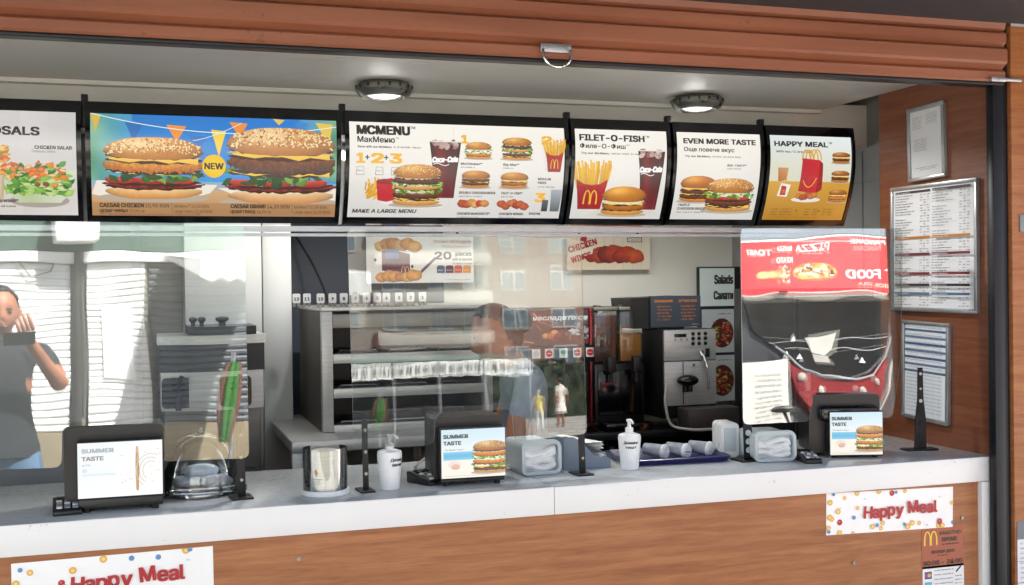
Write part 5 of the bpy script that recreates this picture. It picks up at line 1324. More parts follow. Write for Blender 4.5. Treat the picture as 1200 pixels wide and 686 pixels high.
# coffee machine
YK = 1.40
x0, x1 = onback(779.5, YK), onback(840, YK); W = x1 - x0; zq = lambda py: atY(810, py, YK).z - ZB
t = thing('coffee_machine', 'steel coffee machine with a round black spout and rows of buttons', 'coffee machine', (x0, YK, ZB))
b = MB(); b.bx(-.004, W + .004, .012, .40, zq(490) if zq(490) > 0 else .0005, zq(386), .006); b.build('housing', M['black'], t)
b = MB(); b.bx(0, W, 0, .0115, zq(423) + .001, zq(386) - .002, .004); up_ = b.build('button_panel', M['steel_h'], t)
b = MB(); b.bx(0, W, 0, .0115, zq(475), zq(423) - .001, .004); lo = b.build('front_panel', M['steel'], t)
X = lambda px: onback(px, YK) - x0
b = MB(); b.bx(X(791), X(805), -.002, -.0003, zq(395), zq(391), .0005); b.build('status_window', M['black_gloss'], up_)
for r_, py in enumerate((391.5, 397, 403)):
    for px in (813, 820, 827.5): k = MB(); k.cyl((X(px), -.0003, zq(py)), (X(px), -.005, zq(py)), .0085, .007, seg=14); k.build('button', M['black'], up_)
for px in (792, 799, 806): k = MB(); k.cyl((X(px), -.0003, zq(398)), (X(px), -.003, zq(398)), .0045, seg=10); k.build('button', M['grey_paint'], up_)
A = Art(.035, .016, '#c9cccd'); A.fine(.003, .009, .029, .004, '#33363a'); A.fine(.003, .003, .02, .004, '#33363a'); A.build('name_plate', map_xz((X(792), -.0008, zq(410))), M['print'], up_)
b = MB(); b.bx(X(827), X(832), -.004, -.0003, zq(419), zq(409), .0015); b.build('slot', M['black'], up_)
b = MB(); b.bx(X(800.5), X(801.5), -.001, .002, zq(474), zq(424)); b.build('seam', M['rail_dark'], lo)
b = MB(); b.sph((X(802), -.035, zq(445)), .048, (1, .85, .52), 24); b.cyl((X(799), -.035, zq(458)), (X(799), -.035, zq(449)), .013, seg=14); b.cyl((X(804), -.035, zq(458)), (X(804), -.035, zq(449)), .013, seg=14); b.build('spout', M['black_gloss'], t)
b = MB(); b.tube([(X(821), -.012, zq(412)), (X(822.5), -.028, zq(421)), (X(826), -.03, zq(432)), (X(827), -.026, zq(456))], .005, 10, [.010, .008, .004, .0055]); b.build('steam_wand', M['chrome'], t)
b = MB(); b.cyl((X(813), -.0003, zq(428)), (X(813), -.004, zq(428)), .006, seg=14); b.build('lock', M['chrome'], lo)
b = MB(); b.bx(X(793), W + .05, -.11, -.001, .0006, zq(476), .005); b.build('drip_tray', M['steel_brown'], t)
b = MB(); b.prism([(-.095, zq(385)), (W - .1, zq(386) + .001), (W - .08, zq(347)), (-.11, zq(349))], .22, frame_xz((0, .10, 0))); hop = b.build('bean_hopper', M['black'], t)
w2, h2 = X(833) - X(774), zq(347) - zq(384); A = Art(w2, h2, '#39434e')
for col in (0, 1):
    A.text('ВНИМАНИЕ' if col == 0 else 'ATTENTION', w2 * (.26 + .48 * col), h2 * .80, h2 * .11, '#c77a3a', .02, align='C', width=w2 * .36)
    for k in range(5): A.fine(w2 * (.12 + .48 * col + .02 * (k % 2)), h2 * (.64 - .105 * k), w2 * .27, h2 * .075, '#b8703c', seed=k + col * 7)
A.fine(w2 * .82, h2 * .06, w2 * .12, h2 * .06, '#9aa0a6')
A.build('warning_sign', map_xz((X(774), .086, zq(384)), 0, 0), M['print'], t)
b = MB(); b.bx(X(774) - .002, X(833) + .002, .088, .0985, zq(384), zq(347), .0005); sb = b.build('sign_board', M['rail_dark'], t); 
pts = [(X(781), -.008, zq(448)), (X(777), -.03, zq(455)), (X(775), -.04, zq(470)), (X(779), -.06, .03), (X(793), -.115, .012), (X(815), -.13, .010), (X(825), -.125, .012)]
P_ = [Vector(p) for p in pts]; cur_ = []
for i in range(len(P_) - 1):
    for k in range(6):
        t_ = k / 6; p0, p1, p2, p3 = P_[max(i - 1, 0)], P_[i], P_[i + 1], P_[min(i + 2, len(P_) - 1)]
        cur_.append(0.5 * ((2 * p1) + (p2 - p0) * t_ + (2 * p0 - 5 * p1 + 4 * p2 - p3) * t_ ** 2 + (-p0 + 3 * p1 - 3 * p2 + p3) * t_ ** 3))
b = MB(); b.tube(cur_ + [P_[-1]], .006, 10); b.build('milk_hose', M['cable_grey'], t)
def mug(label, px, py, Y, r, tilt):
    p = atY(px, py, Y); t = thing('white_cup', label, 'cup', (p.x, p.y, ZB), 0, 'white cups beside the coffee machine')
    b = MB(); z0 = max(.0006, p.z - ZB) if False else .0006
    b.lathe([(r * .6, .0), (r * .66, .002), (r, r * 1.25), (r * .95, r * 1.25), (r * .6, .006), (.001, .006)], (0, 0, .0006), 24); b.build('cup', M['white_plastic'], t)
    b = MB(); b.lathe([(r * 1.04, r * 1.25 + .001), (r * 1.06, r * 1.25 + .006), (r * .8, r * 1.25 + .012), (.001, r * 1.25 + .013)], (0, 0, .0006), 24); b.build('cup_lid', M['paper'], t)
mug('white cup against the salads board beside the coffee machine', 848, 470, 1.52, .034, 0)
mug('smaller white cup at the right corner of the back counter', 861, 474, 1.44, .028, 0)

# posters on the rear wall
def poster(name, label, px0, px1, py0, py1, Y, draw):
    a, c = atY(px0, py0, Y), atY(px1, py1, Y); W, H = c.x - a.x, a.z - c.z
    t = thing(name, label, 'poster', (a.x, Y, c.z), 0, 'posters hung above the rear counter')
    b = MB(); b.bx(0, W, .0006, .004, 0, H); b.build('board', M['paper'], t)
    draw(W, H).build('poster_print', map_xz((0, 0, 0)), M['print'], t)
    b = MB()
    for x in (W * .15, W * .85): b.bx(x - .006, x + .006, -.001, .004, H - .004, H + .012, .001)
    b.build('clip', M['black'], t)
    return t
def art_nug(W, H):
    A = Art(W, H, None); A.grad(0, 0, W, H, '#d8d5d2', '#e9e6e3', '#ecebe9', '#f0efee')
    A.poly([(W * .14, H * .26), (W * .40, H * .16), (W * .40, H * .60), (W * .14, H * .72)], '#5a2140'); A.poly([(W * .17, H * .5), (W * .3, H * .5), (W * .3, H * .72), (W * .17, H * .72)], '#4c5f96')
    A.poly([(W * .40, H * .16), (W * .50, H * .18), (W * .52, H * .58), (W * .40, H * .60)], '#e9e4e2')
    A.poly([(W * .50, H * .18), (W * .64, H * .5), (W * .58, H * .72), (W * .48, H * .36)], '#e6e2de'); A.poly([(W * .5, H * .18), (W * .64, H * .48), (W * .635, H * .54), (W * .5, H * .26)], '#57305a')
    A.arches(W * .355, H * .20, W * .07, H * .14, '#d7a47a')
    A.nuggets(W * .29, H * .78, W * .25, H * .08, 6, ('#cf8f4c', '#dca766', '#b97a3a'), 41, .33); A.nuggets(W * .29, H * .14, W * .25, H * .05, 6, ('#cf8f4c', '#d8a05a', '#b97a3a'), 42, .30)
    A.ell(W * .08, H * .48, .006, .008, '#2c2a2a'); A.ell(W * .42, H * .34, .006, .008, '#2c2a2a')
    A.text('Chicken McNuggets', W * .62, H * .83, H * .085, '#a8705a', .004, width=W * .36); A.text('Пилешки Макнъгетс', W * .7, H * .73, H * .06, '#b98a78', .0, width=W * .27)
    A.text('20', W * .635, H * .49, H * .21, '#4a3a5c', .025, width=W * .15); A.text('pieces', W * .83, H * .56, H * .12, '#4a4656', .012, width=W * .15); A.text('with 4 sauces', W * .80, H * .46, H * .075, '#5c5868', .01, width=W * .185); A.text('20 броя с 4 соса', W * .8, H * .38, H * .055, '#6b6776', .01, width=W * .18)
    for k, c in enumerate(('#3f5878', '#5d2b45', '#d2623c', '#e39a52')): A.rect(W * (.65 + .083 * k), H * .20, W * (.725 + .083 * k), H * .34, c); A.rect(W * (.66 + .083 * k), H * .29, W * (.715 + .083 * k), H * .36, c); A.fine(W * (.66 + .083 * k), H * .25, W * .05, H * .03, '#efe6e0')
    A.fine(W * .75, H * .05, W * .22, H * .025, '#8a8790')
    return A
poster('nugget_poster', 'white poster of chicken nuggets with a purple box and sauce squares', 429, 555, 275, 331, 2.02, art_nug)
def art_wing(W, H):
    A = Art(W, H, None); A.grad(0, 0, W, H, '#cfc4ac', '#d9cfba', '#ddd3bf', '#e2dac9')
    for k in range(9): A.rect(W * k / 9, 0, W * k / 9 + .002, H, '#c2b497')
    A.nuggets(W * .56, H * .42, W * .38, H * .16, 7, ('#a63c2a', '#8b2c20', '#b8502f', '#7a2a22'), 51, .36)
    A.up(); A.poly([(W * .0, H * .25), (W * .30, H * .47), (W * .33, H * .80), (W * .02, H * .60)], '#e3dccb')
    A.text('CHICKEN', W * .03, H * .50, H * .24, '#a81f2c', .02, 0, R(16), width=W * .34); A.text('WINGS', W * .06, H * .20, H * .24, '#a81f2c', .02, 0, R(16), width=W * .24)
    A.poly([(W * .15, H * .85), (W * .23, H * .80), (W * .24, H * .97), (W * .18, H * 1.0)], '#a81f2c')
    A.rect(W * .72, H * .80, W * .90, H * .94, '#2c2422'); A.rect(W * .73, H * .82, W * .89, H * .92, '#ddd3bf'); A.fine(W * .75, H * .85, W * .11, H * .04, '#2c2422')
    return A
poster('wing_poster', 'cream poster of red brown chicken wings with slanted lettering', 664, 762, 276, 316, 2.05, art_wing)
# salads board
YB_ = 1.98
a, c = atY(819, 313, YB_), atY(869, 470, YB_); W, H = c.x - a.x, a.z - c.z
t = thing('salads_board', 'tall dark board with a pale lettered panel and two dish pictures', 'sign', (a.x, YB_, c.z))
b = MB(); b.bx(0, W, 0, .03, 0, H, .003); b.build('board', M['rail_dark'], t)
A = Art(W * .84, H * .28, '#c9d6d4'); A.text('Salads', W * .80, H * .165, H * .09, '#20252a', .02, align='R', width=W * .44); A.text('Салати', W * .80, H * .05, H * .085, '#20252a', .02, align='R', width=W * .46)
A.build('lettered_panel', map_xz((.003, -.0008, H * .71)), M['print'], t)
for k, (v0, v1) in enumerate(((.36, .68), (.0, .34))):
    w3, h3 = W * .78, H * (v1 - v0); A = Art(w3, h3, '#aeb6ba'); A.fine(w3 * .5, h3 * .88, w3 * .42, h3 * .04, '#31353a')
    A.ell(w3 * .62, h3 * .45, w3 * .36, h3 * .34, '#4a1a18', 24); A.leaves(w3 * .62, h3 * .45, w3 * .3, h3 * .26, ['#8a2a22', '#5c1a18', '#a84a32', '#6b7a3a', '#c9a06a'], 60, w3 * .09, 60 + k)
    A.build('dish_picture', map_xz((.012, -.0008, H * v0 + .004)), M['print'], t)
# black wire hanging over the navy wall
b = MB(); q0, q1 = atY(346, 276, 2.0), atY(384, 352, 1.7)
b.bx(q0.x - .03, q0.x + .02, q0.y - .02, q0.y + .02, q0.z - .008, q0.z + .012, .004)
b.tube([q0 + (q1 - q0) * (i / 12) + Vector((.02 * math.sin(i / 12 * 3.14), 0, -.015 * math.sin(i / 12 * 3.14))) for i in range(13)], .005, 8)
tag(b.build('black_wire', M['rubber']), 'black wire running down the navy wall to the heated cabinet', 'wire')

t = thing('backdrop_cabinet', 'added tall black cabinet darkening the wall behind the right hand screen', 'cabinet', (2.42, .90, .03))  # added so the wall behind the right pane turns dark
b = MB(); b.bx(0, .37, .02, .50, .0, 1.56, .006); b.build('cabinet_body', M['black'], t)
for z0, z1 in ((.06, .74), (.78, 1.52)):
    d = MB(); d.bx(.01, .36, .0, .0195, z0, z1, .004); d = d.build('door', M['black'], t); h = MB(); h.bx(.03, .05, -.02, -.0005, (z0 + z1) / 2 - .08, (z0 + z1) / 2 + .08, .004); h.build('handle', M['steel'], d)

# ------------------------------------------------------------------ the street behind the camera (seen mirrored in the clear screens)
def refl(key, px, py, Y):
    p0, n = PANES[key]; d = ray(px, py); h = CAM + d * ((p0 - CAM).dot(n) / d.dot(n)); d2 = d - 2 * d.dot(n) * n
    return h + d2 * ((Y - h.y) / d2.y)
YW = -6.5
t = thing('shop_front', 'pale shop front with closed white roller shutters across the pavement', 'shop', (0, YW, 0))
b = MB(); b.bx(-5, 2.28, -.6, -.02, 0, 3.3); wl = b.build('wall', M['facade_pale'], t)
b = MB(); b.bx(-5, 2.28, -.0195, .03, 2.45, 2.85); b.build('green_band', M['green_band'], t)
b = MB(); b.bx(-5, 2.28, -.0195, .05, 2.36, 2.44, .005); b.build('sill_band', M['white_paint'], t)
b = MB(); b.bx(-5, 2.28, -.0195, .06, 0, 1.0, .01); b.build('plinth', M['asphalt_tan'], t)
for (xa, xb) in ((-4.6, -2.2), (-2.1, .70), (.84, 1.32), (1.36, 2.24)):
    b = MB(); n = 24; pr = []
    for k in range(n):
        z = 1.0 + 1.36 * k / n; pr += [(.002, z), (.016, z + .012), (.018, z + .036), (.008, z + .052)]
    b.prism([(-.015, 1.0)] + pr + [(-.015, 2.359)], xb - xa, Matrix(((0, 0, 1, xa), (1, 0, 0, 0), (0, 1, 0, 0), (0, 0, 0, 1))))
    b.build('roller_shutter', M['shutter_shade' if xa > 1 else 'shutter_white'], t)  # right shutter coloured dark to deepen the awning's shadow
b = MB(); b.bx(.96, 1.22, .021, .03, 1.38, 1.98, .004); b.build('white_panel', M['white_plastic'], t)
b = MB(); b.cyl((.755, .05, 0), (.755, .05, 2.44), .03, seg=14); b.cyl((.79, .04, 1.1), (.79, .04, 2.44), .016, seg=10); b.build('drainpipe', M['steel_brown'], t)
b = MB(); b.bx(.58, .88, .031, .26, 2.50, 2.80, .015); b.build('air_conditioner', M['white_plastic'], t)
b = MB(); b.tube([(.30, .04, 2.44), (.42, .05, 2.25), (.55, .04, 2.30), (.62, .04, 2.44)], .006, 6); b.build('cable', M['black'], t)
t = thing('awning', 'white canvas shop awning with a scalloped edge over the shutters', 'awning', (1.49, YW, 2.44))
b = MB(); b.sheet(lambda u, v: Vector((.75 * u, .06 + 1.15 * v, -.02 - .16 * v + .012 * math.sin(u * 20) * v)), 16, 6)
b.sheet(lambda u, v: Vector((.75 * u, 1.21 + .004 * math.sin(u * 40), -.18 - (.14 + .03 * abs(math.sin(u * 19))) * v)), 40, 3)
b.sheet(lambda u, v: Vector((.0, .06 + 1.15 * u, -.02 - .16 * u - (.12 * u + .02) * v)), 6, 2); b.build('canvas', M['canvas'], t)
b = MB(); b.tube([(0.01, .0, -.02), (.01, 1.2, -.19)], .012, 8); b.tube([(.74, .0, -.02), (.74, 1.2, -.19)], .012, 8); b.build('arm', M['alu'], t)
# scalloped market stalls further off
t = thing('market_stall', 'long market stall with a white scalloped valance and dark goods', 'stall', (0, -20, 0))
za, zb_ = refl('b', 500, 442, -20).z, refl('b', 500, 424, -20).z; xa, xb = refl('b', 400, 430, -20).x, refl('b', 622, 430, -20).x
b = MB(); b.sheet(lambda u, v: Vector((xa + (xb - xa) * u, 0.0 + .012 * math.sin(u * 40), za - .022 * abs(math.sin(u * 34)) * (1 - v) + (zb_ - za) * v)), 120, 3); b.build('valance', M['canvas'], t)
b = MB(); b.sheet(lambda u, v: Vector((xa + (xb - xa) * u, -2.4 * v, zb_ + .22 * v)), 8, 3); b.build('roof', M['green_band'], t)
for k in range(22):
    x = xa + (xb - xa) * (k + .5) / 22; d = MB(); d.bx(x - .05, x - .02, .035, .04, za + .08, zb_ - .07); d.bx(x + .02, x + .05, .035, .04, za + .08, zb_ - .07); d.build('valance_mark', M['grey_paint'], t)
b = MB(); b.bx(xa, xb, -2.2, -.4, 0, 1.0, .02); b.build('counter', M['black'], t)
b = MB(); b.bx(xa, xb, -2.5, -2.42, 0, zb_ + .4); b.build('back_sheet', M['rail_dark'], t)
for k in range(5): x = xa + .05 + (xb - xa - .1) * k / 4; d = MB(); d.cyl((x, 0, 0), (x, 0, zb_), .025, seg=10); d.build('post', M['grey_paint'], t)
# apartment blocks
YA = -85
def block(label, x0, x1, z1, Y, mat, wins, rz=0):
    t = thing('apartment_building', label, 'building', (x0, Y, 0), rz); b = MB(); b.bx(0, x1 - x0, -12, 0, 0, z1); b.build('wall', M[mat], t)
    for (wx, wz, ww, wh) in wins:
        f = MB(); f.bx(wx, wx + ww, .002, .10, wz, wz + wh, .01); f = f.build('window', M['balcony'], t)
        for k in range(2): p = MB(); p.bx(wx + .12 + k * ww / 2, wx + ww / 2 - .06 + k * ww / 2, .101, .112, wz + .15, wz + wh - .15); p.build('pane', M['window_glass'], f)
    return t
block('beige apartment block with white framed windows far across the square', 36.5, 47, 22, YA, 'facade_beige', [(x, z, 2.3, 1.7) for z in (3.2, 6.4, 9.6, 12.8, 16) for x in (1.2, 5.8)])
pt_ = block('pale apartment block with long white balconies far across the square', 22, 36.4, 22, YA + .5, 'facade_pale', [(x, z, 2.0, 1.7) for z in (3.2, 6.4, 9.6, 12.8, 16) for x in (1.0, 5.0, 9.0, 12.0)])
for z in (2.0, 5.2, 8.4, 11.6, 14.8): b = MB(); b.bx(4.2, 14.2, .01, 1.3, z, z + 1.0, .02); b.build('balcony', M['balcony'], pt_)
block('red brown apartment block with few windows standing at the far left', 8, 21.8, 9, YA + 8, 'kiosk_red', [(x, z, 2.4, 1.6) for z in (4.6,) for x in (2, 7, 11)])
# red fast food stall mirrored in the right hand screen
YR = -6.0
r0, r1 = refl('c', 868, 345, YR), refl('c', 1066, 285, YR)
t = thing('food_stall', 'red food stall with a long picture sign over a dark serving window', 'food stall', (r0.x, YR, 0))
W, z0, z1 = r1.x - r0.x, refl('c', 960, 346, YR).z, refl('c', 960, 284, YR).z
b = MB(); b.bx(0, W + .4, -.9, -.12, 0, z1 + .05, .02); b.build('body', M['van_dark'], t)
b = MB(); b.bx(-.02, W + .02, -.06, -.001, z0 - .02, z1 + .02, .01); b.build('sign_box', M['white_paint'], t)
h = z1 - z0; A = Art(W, h, '#d8333c')
for (s, u, v, sz, wd) in (('TOAST', .10, .72, .15, .11), ('BAKED', .24, .80, .13, .11), ('POTATO', .24, .60, .13, .12), ('PIZZA', .42, .78, .17, .18), ('PANCAKE', .74, .84, .13, .17), ('HOT FOOD', .92, .34, .30, .44)):
    A.text(s, W * (1 - u), h * v, h * sz, '#f4efe9' if s != 'HOT FOOD' else '#e9f2f8', .015, 0, 0, 'C' if s != 'HOT FOOD' else 'L', width=W * wd) if s != 'HOT FOOD' else A.text(s, W * .02, h * .30, h * .24, '#e4f1fa', .015, width=W * .36)
A.ell(W * .57, h * .42, W * .13, h * .16, '#d9a24a', 20); A.leaves(W * .57, h * .44, W * .11, h * .12, ['#f0e0b0', '#8a4a2a', '#c96a3a', '#f4ead0', '#5a3a22'], 60, .04, 71); A.nuggets(W * .84, h * .38, W * .08, h * .08, 4, ('#e0b07a', '#c98a4a'), 72, .4); A.leaves(W * .76, h * .38, W * .04, h * .16, ['#f4efe2', '#3c3a32', '#d8c79a'], 30, .03, 73)
A.text('BEER, JUICE, COLA', W * .03, h * .12, h * .10, '#f0d8c8', .01, width=W * .3)
A.build('sign_print', lambda u, v, z: Vector((W - u, .001 + z, z0 + v)), M['print'], t)
# vehicle-like front: dark windscreen tapering to a rounded red nose with four lamps
def rp(px, py, y=YR): q = refl('c', px, py, y); return (q.x - r0.x, q.z)
Fs = lambda y: Matrix(((1, 0, 0, 0), (0, 0, 1, y), (0, 1, 0, 0), (0, 0, 0, 1)))
win_o = [rp(*p) for p in ((873, 353), (1050, 353), (1047, 385), (1040, 415), (1022, 434), (1000, 442), (970, 442), (948, 434), (930, 418), (908, 400), (885, 385))]
b = MB(); b.prism(win_o, .03, Fs(-.118)); win = b.build('windscreen', M['dark_glass'], t)
rim = [rp(*p) for p in ((908, 402), (930, 420), (948, 436), (970, 444), (1000, 444), (1022, 436), (1040, 417), (1048, 390))]
b = MB(); b.tube([(p[0], -.05, p[1]) for p in rim], .014, 8); b.build('rim', M['grey_paint'], t)
nose = [rp(*p) for p in ((925, 424), (948, 440), (970, 448), (1000, 448), (1022, 440), (1042, 420), (1036, 450), (1020, 480), (1000, 500), (960, 500), (945, 470))]
b = MB(); b.prism(nose, .10, Fs(-.115)); b.build('red_nose', M['nose_red'], t)
for px, py in ((943, 444), (965, 457), (1003, 456), (1024, 444)):
    p = rp(px, py); d = MB(); d.lathe([(.036, 0), (.036, .012), (.024, .02), (.001, .022)], (p[0], -.012, p[1]), 20, Matrix.Rotation(R(-90), 3, 'X')); d.build('round_lamp', M['balcony'], t)
b = MB(); b.tube([(p[0], -.02, p[1]) for p in (rp(1049, 420), rp(1043, 450), rp(1030, 480))], .018, 8); b.build('side_trim', M['balcony'], t)
b = MB(); b.bx(0, W, -.10, .03, z0 - .07, z0 - .024, .008); b.build('window_head', M['facade_pale'], t)
for px in (905, 1035): p, q_ = rp(px, 349), rp(px + 12, 345); b = MB(); b.bx(q_[0], p[0], .031, .045, p[1], q_[1], .003); b.build('vent_grille', M['black'], t)
b = MB(); b.prism([rp(*p) for p in ((952, 392), (990, 386), (986, 412), (975, 420), (958, 416))], .012, Fs(-.085)); b.build('sun_shade', M['board_white'], win)
b = MB(); b.prism([rp(*p) for p in ((958, 418), (980, 421), (984, 428), (962, 427))], .012, Fs(-.085)); b.build('dash_tray', M['balcony'], win)
for px, py, w_ in ((928, 422, 5), (945, 424, 3), (1010, 421, 3), (935, 398, 4)):
    b = MB(); b.prism([rp(px, py - 2 * w_), rp(px + w_, py), rp(px - w_, py)], .01, Fs(-.085)); b.build('reflector', M['white_plastic'], win)
for px0, px1, py in ((900, 1046, 395), (925, 1042, 408)): b = MB(); b.tube([(p[0], -.085, p[1]) for p in (rp(px0, py), rp((px0 + px1) / 2, py + 5), rp(px1, py - 4))], .006, 6); b.build('wiper', M['grey_paint'], win)
# board and bicycle beside it
q = refl('c', 905, 450, -5.2)
t = thing('street_board', 'white street board with lines of small print beside the red stall', 'sign', (q.x - .3, -5.3, 0), R(-8))
b = MB(); b.bx(0, .62, -.03, 0, .45, 1.35, .01); b.build('board', M['board_white'], t)
b = MB(); b.cyl((.06, -.015, 0), (.06, -.015, .45), .02, seg=10); b.cyl((.56, -.015, 0), (.56, -.015, .45), .02, seg=10); b.build('post', M['grey_paint'], t)
A = Art(.58, .86, '#bcbdb9')
for k in range(12): A.fine(.08, .74 - .045 * k, .34, .026, '#6c6660', seed=k)
A.build('board_print', lambda u, v, z: Vector((.6 - u, .0008 + z, .47 + v)), M['print'], t)
t = thing('bicycle', 'dark bicycle leaning beside the white street board', 'bicycle', (q.x + .05, -4.75, 0), R(20))
for x in (-.5, .52):
    w_ = MB(); w_.tube([(x + .33 * math.cos(R(15 * i)), 0, .34 + .33 * math.sin(R(15 * i))) for i in range(24)], .018, 8, closed=True); w_ = w_.build('wheel', M['rubber'], t)
    s_ = MB()
    for i in range(12): s_.cyl((x, 0, .34), (x + .32 * math.cos(R(30 * i)), 0, .34 + .32 * math.sin(R(30 * i))), .002, seg=5)
    s_.build('spokes', M['alu'], w_)
b = MB()
for pts in ([(-.5, 0, .34), (-.02, 0, .32), (.36, 0, .78), (-.14, 0, .80), (-.02, 0, .32)], [(-.5, 0, .34), (-.14, 0, .80), (-.17, 0, .90)], [(.34, 0, .95), (.36, 0, .78), (.52, 0, .34)]): b.tube(pts, .016, 8)
b.build('frame', M['black'], t)
b = MB(); b.tube([(.26, -.28, 1.0), (.34, -.12, 1.0), (.36, 0, .97), (.34, .12, 1.0), (.26, .28, 1.0)], .013, 8); b.build('handlebar', M['black'], t)
b = MB(); b.sph((-.18, 0, .93), .10, (1.3, .6, .35)); b.build('saddle', M['black'], t)

q = refl('b', 655, 480, -42)
t = thing('dark_backdrop', 'added dark foliage backdrop far across the square behind the walkers', 'dark_backdrop', (q.x, -42, 0))  # added mass that darkens the mirrored ground behind the walkers
b = MB(); q3 = random.Random(5)
for k in range(900):
    x, z, y = q3.uniform(-9, 5), q3.uniform(0, 2.6), q3.uniform(-.7, .5); r = q3.uniform(.12, .3); a = Vector((q3.uniform(-1, 1), q3.uniform(.2, 1), q3.uniform(-1, 1))).normalized()
    u = a.orthogonal().normalized() * r; v = a.cross(u)
    vs = [b.bm.verts.new(Vector((x, y, z)) + p) for p in (u, v * .6, -u, -v * .6)]; b.bm.faces.new(vs)
b.bx(-9, 5, -.7, .1, 0, 2.35)
b.build('foliage', M['dark_backdrop'], t, smooth=False, norm=False)

# folded parasols in the street, mirrored as green and red glints
def folded(label, key, px, py0, py1, Y, lean):
    a, c = refl(key, px, py1, Y), refl(key, px, py0, Y)
    t = thing('folded_parasol', label, 'parasol', (a.x, Y, 0), 0, 'folded parasols in the street'); zb, zt = a.z, c.z
    b = MB(); b.cyl((0, 0, 0.05), (lean, 0, zt + .08), .018, seg=12); b.build('pole', M['alu'], t)
    b = MB(); b.lathe([(.22, 0), (.22, .04), (.05, .06), (.03, .10)], seg=24); b.build('foot', M['grey_paint'], t)
    for k in range(8):
        a0 = R(45 * k); b = MB()
        def fn(u, v, a0=a0): 
            r = (.02 + .045 * math.sin(math.pi * min(1, .15 + v * .75))) * (1 + .35 * math.sin(math.pi * u)); aa = a0 + R(45) * u + .3 * v
            return Vector((lean * (1 - v) + r * math.cos(aa), r * math.sin(aa), zt - (zt - zb) * v))
        b.sheet(fn, 6, 10); b.build('cloth_panel', M['cloth_green'] if k % 3 else M['cloth_red'], t)
folded('folded green and red parasol standing before the shop shutters', 'a', 262, 425, 520, -5.6, .10)
folded('folded green and red parasol standing out in the square', 'b', 441, 468, 505, -9, .05)

# ------------------------------------------------------------------ people
def skin_body(J, bones, mats, parent, s=1.0, subd=3):
    """J: name -> (pos, radius); bones: (a, b, material index); grown as one surface"""
    names = list(J); idx = {n: i for i, n in enumerate(names)}
    me = bpy.data.meshes.new('body'); me.from_pydata([Vector(J[n][0]) * s for n in names], [(idx[a], idx[b]) for a, b, _ in bones], [])
    o = bpy.data.objects.new('body', me); C.objects.link(o)
    o.modifiers.new('skin', 'SKIN').use_smooth_shade = True
    sv = me.skin_vertices[0].data
    for n in names:
        r = J[n][1]; r = r if isinstance(r, tuple) else (r, r); sv[idx[n]].radius = (r[0] * s, r[1] * s); sv[idx[n]].use_root = (n == 'pelvis')
    m = o.modifiers.new('sub', 'SUBSURF'); m.levels = subd; m.render_levels = subd
    bpy.context.view_layer.update()
    dg = bpy.context.evaluated_depsgraph_get(); m2 = bpy.data.meshes.new_from_object(o.evaluated_get(dg))
    bpy.data.objects.remove(o); bpy.data.meshes.remove(me)
    m2.materials.clear()
    for mm in mats: m2.materials.append(mm)
    segs = [(Vector(J[a][0]) * s, Vector(J[b][0]) * s, k) for a, b, k in bones]
    for p in m2.polygons:
        c = p.center; best = None
        for a, b_, k in segs:
            d = b_ - a; t_ = max(0, min(1, (c - a).dot(d) / max(1e-9, d.length_squared))); dist = (c - (a + d * t_)).length
            if best is None or dist < best[0]: best = (dist, k)
        k = best[1]
        if k in (1, 2) and abs(c.x) < .2 * s: k = 2 if c.z < J['pelvis'][0][2] * s - .03 * s else 1
        p.material_index = k; p.use_smooth = True
    return m2
def head_bm(c, R3, s=1.0):
    """face looking +Y: skull, jaw, nose, ears as one surface"""
    bm = bmesh.new(); bmesh.ops.create_uvsphere(bm, u_segments=32, v_segments=24, radius=1.0)
    for v in bm.verts:
        x, y, z = v.co
        k = 1.0 if z > -.1 else 1 - .42 * min(1, (-.1 - z) / .9) ** 1.3
        X, Y, Z = x * .076 * k, y * .098 * (1 if y < 0 else (1.0 if z > -.2 else 1.02)), z * .118
        if y < 0 and z < -.3: Y *= .55 + .45 * (1 + z) / .7
        if y > 0:
            nz = math.exp(-(x / .13) ** 2) * math.exp(-((z + .12) / .20) ** 2); Y += .022 * nz * (1 if z < .1 else .6)
            Y -= .010 * (math.exp(-((abs(x) - .38) / .16) ** 2) * math.exp(-((z - .08) / .12) ** 2))
            Y += .006 * math.exp(-(x / .3) ** 2) * math.exp(-((z + .5) / .08) ** 2) + .008 * math.exp(-(x / .3) ** 2) * math.exp(-((z + .88) / .12) ** 2)
        if abs(x) > .9 and -.25 < z < .2 and abs(y) < .32: X *= 1.16
        v.co = R3 @ (Vector((X, Y, Z)) * s) + Vector(c)
    return bm
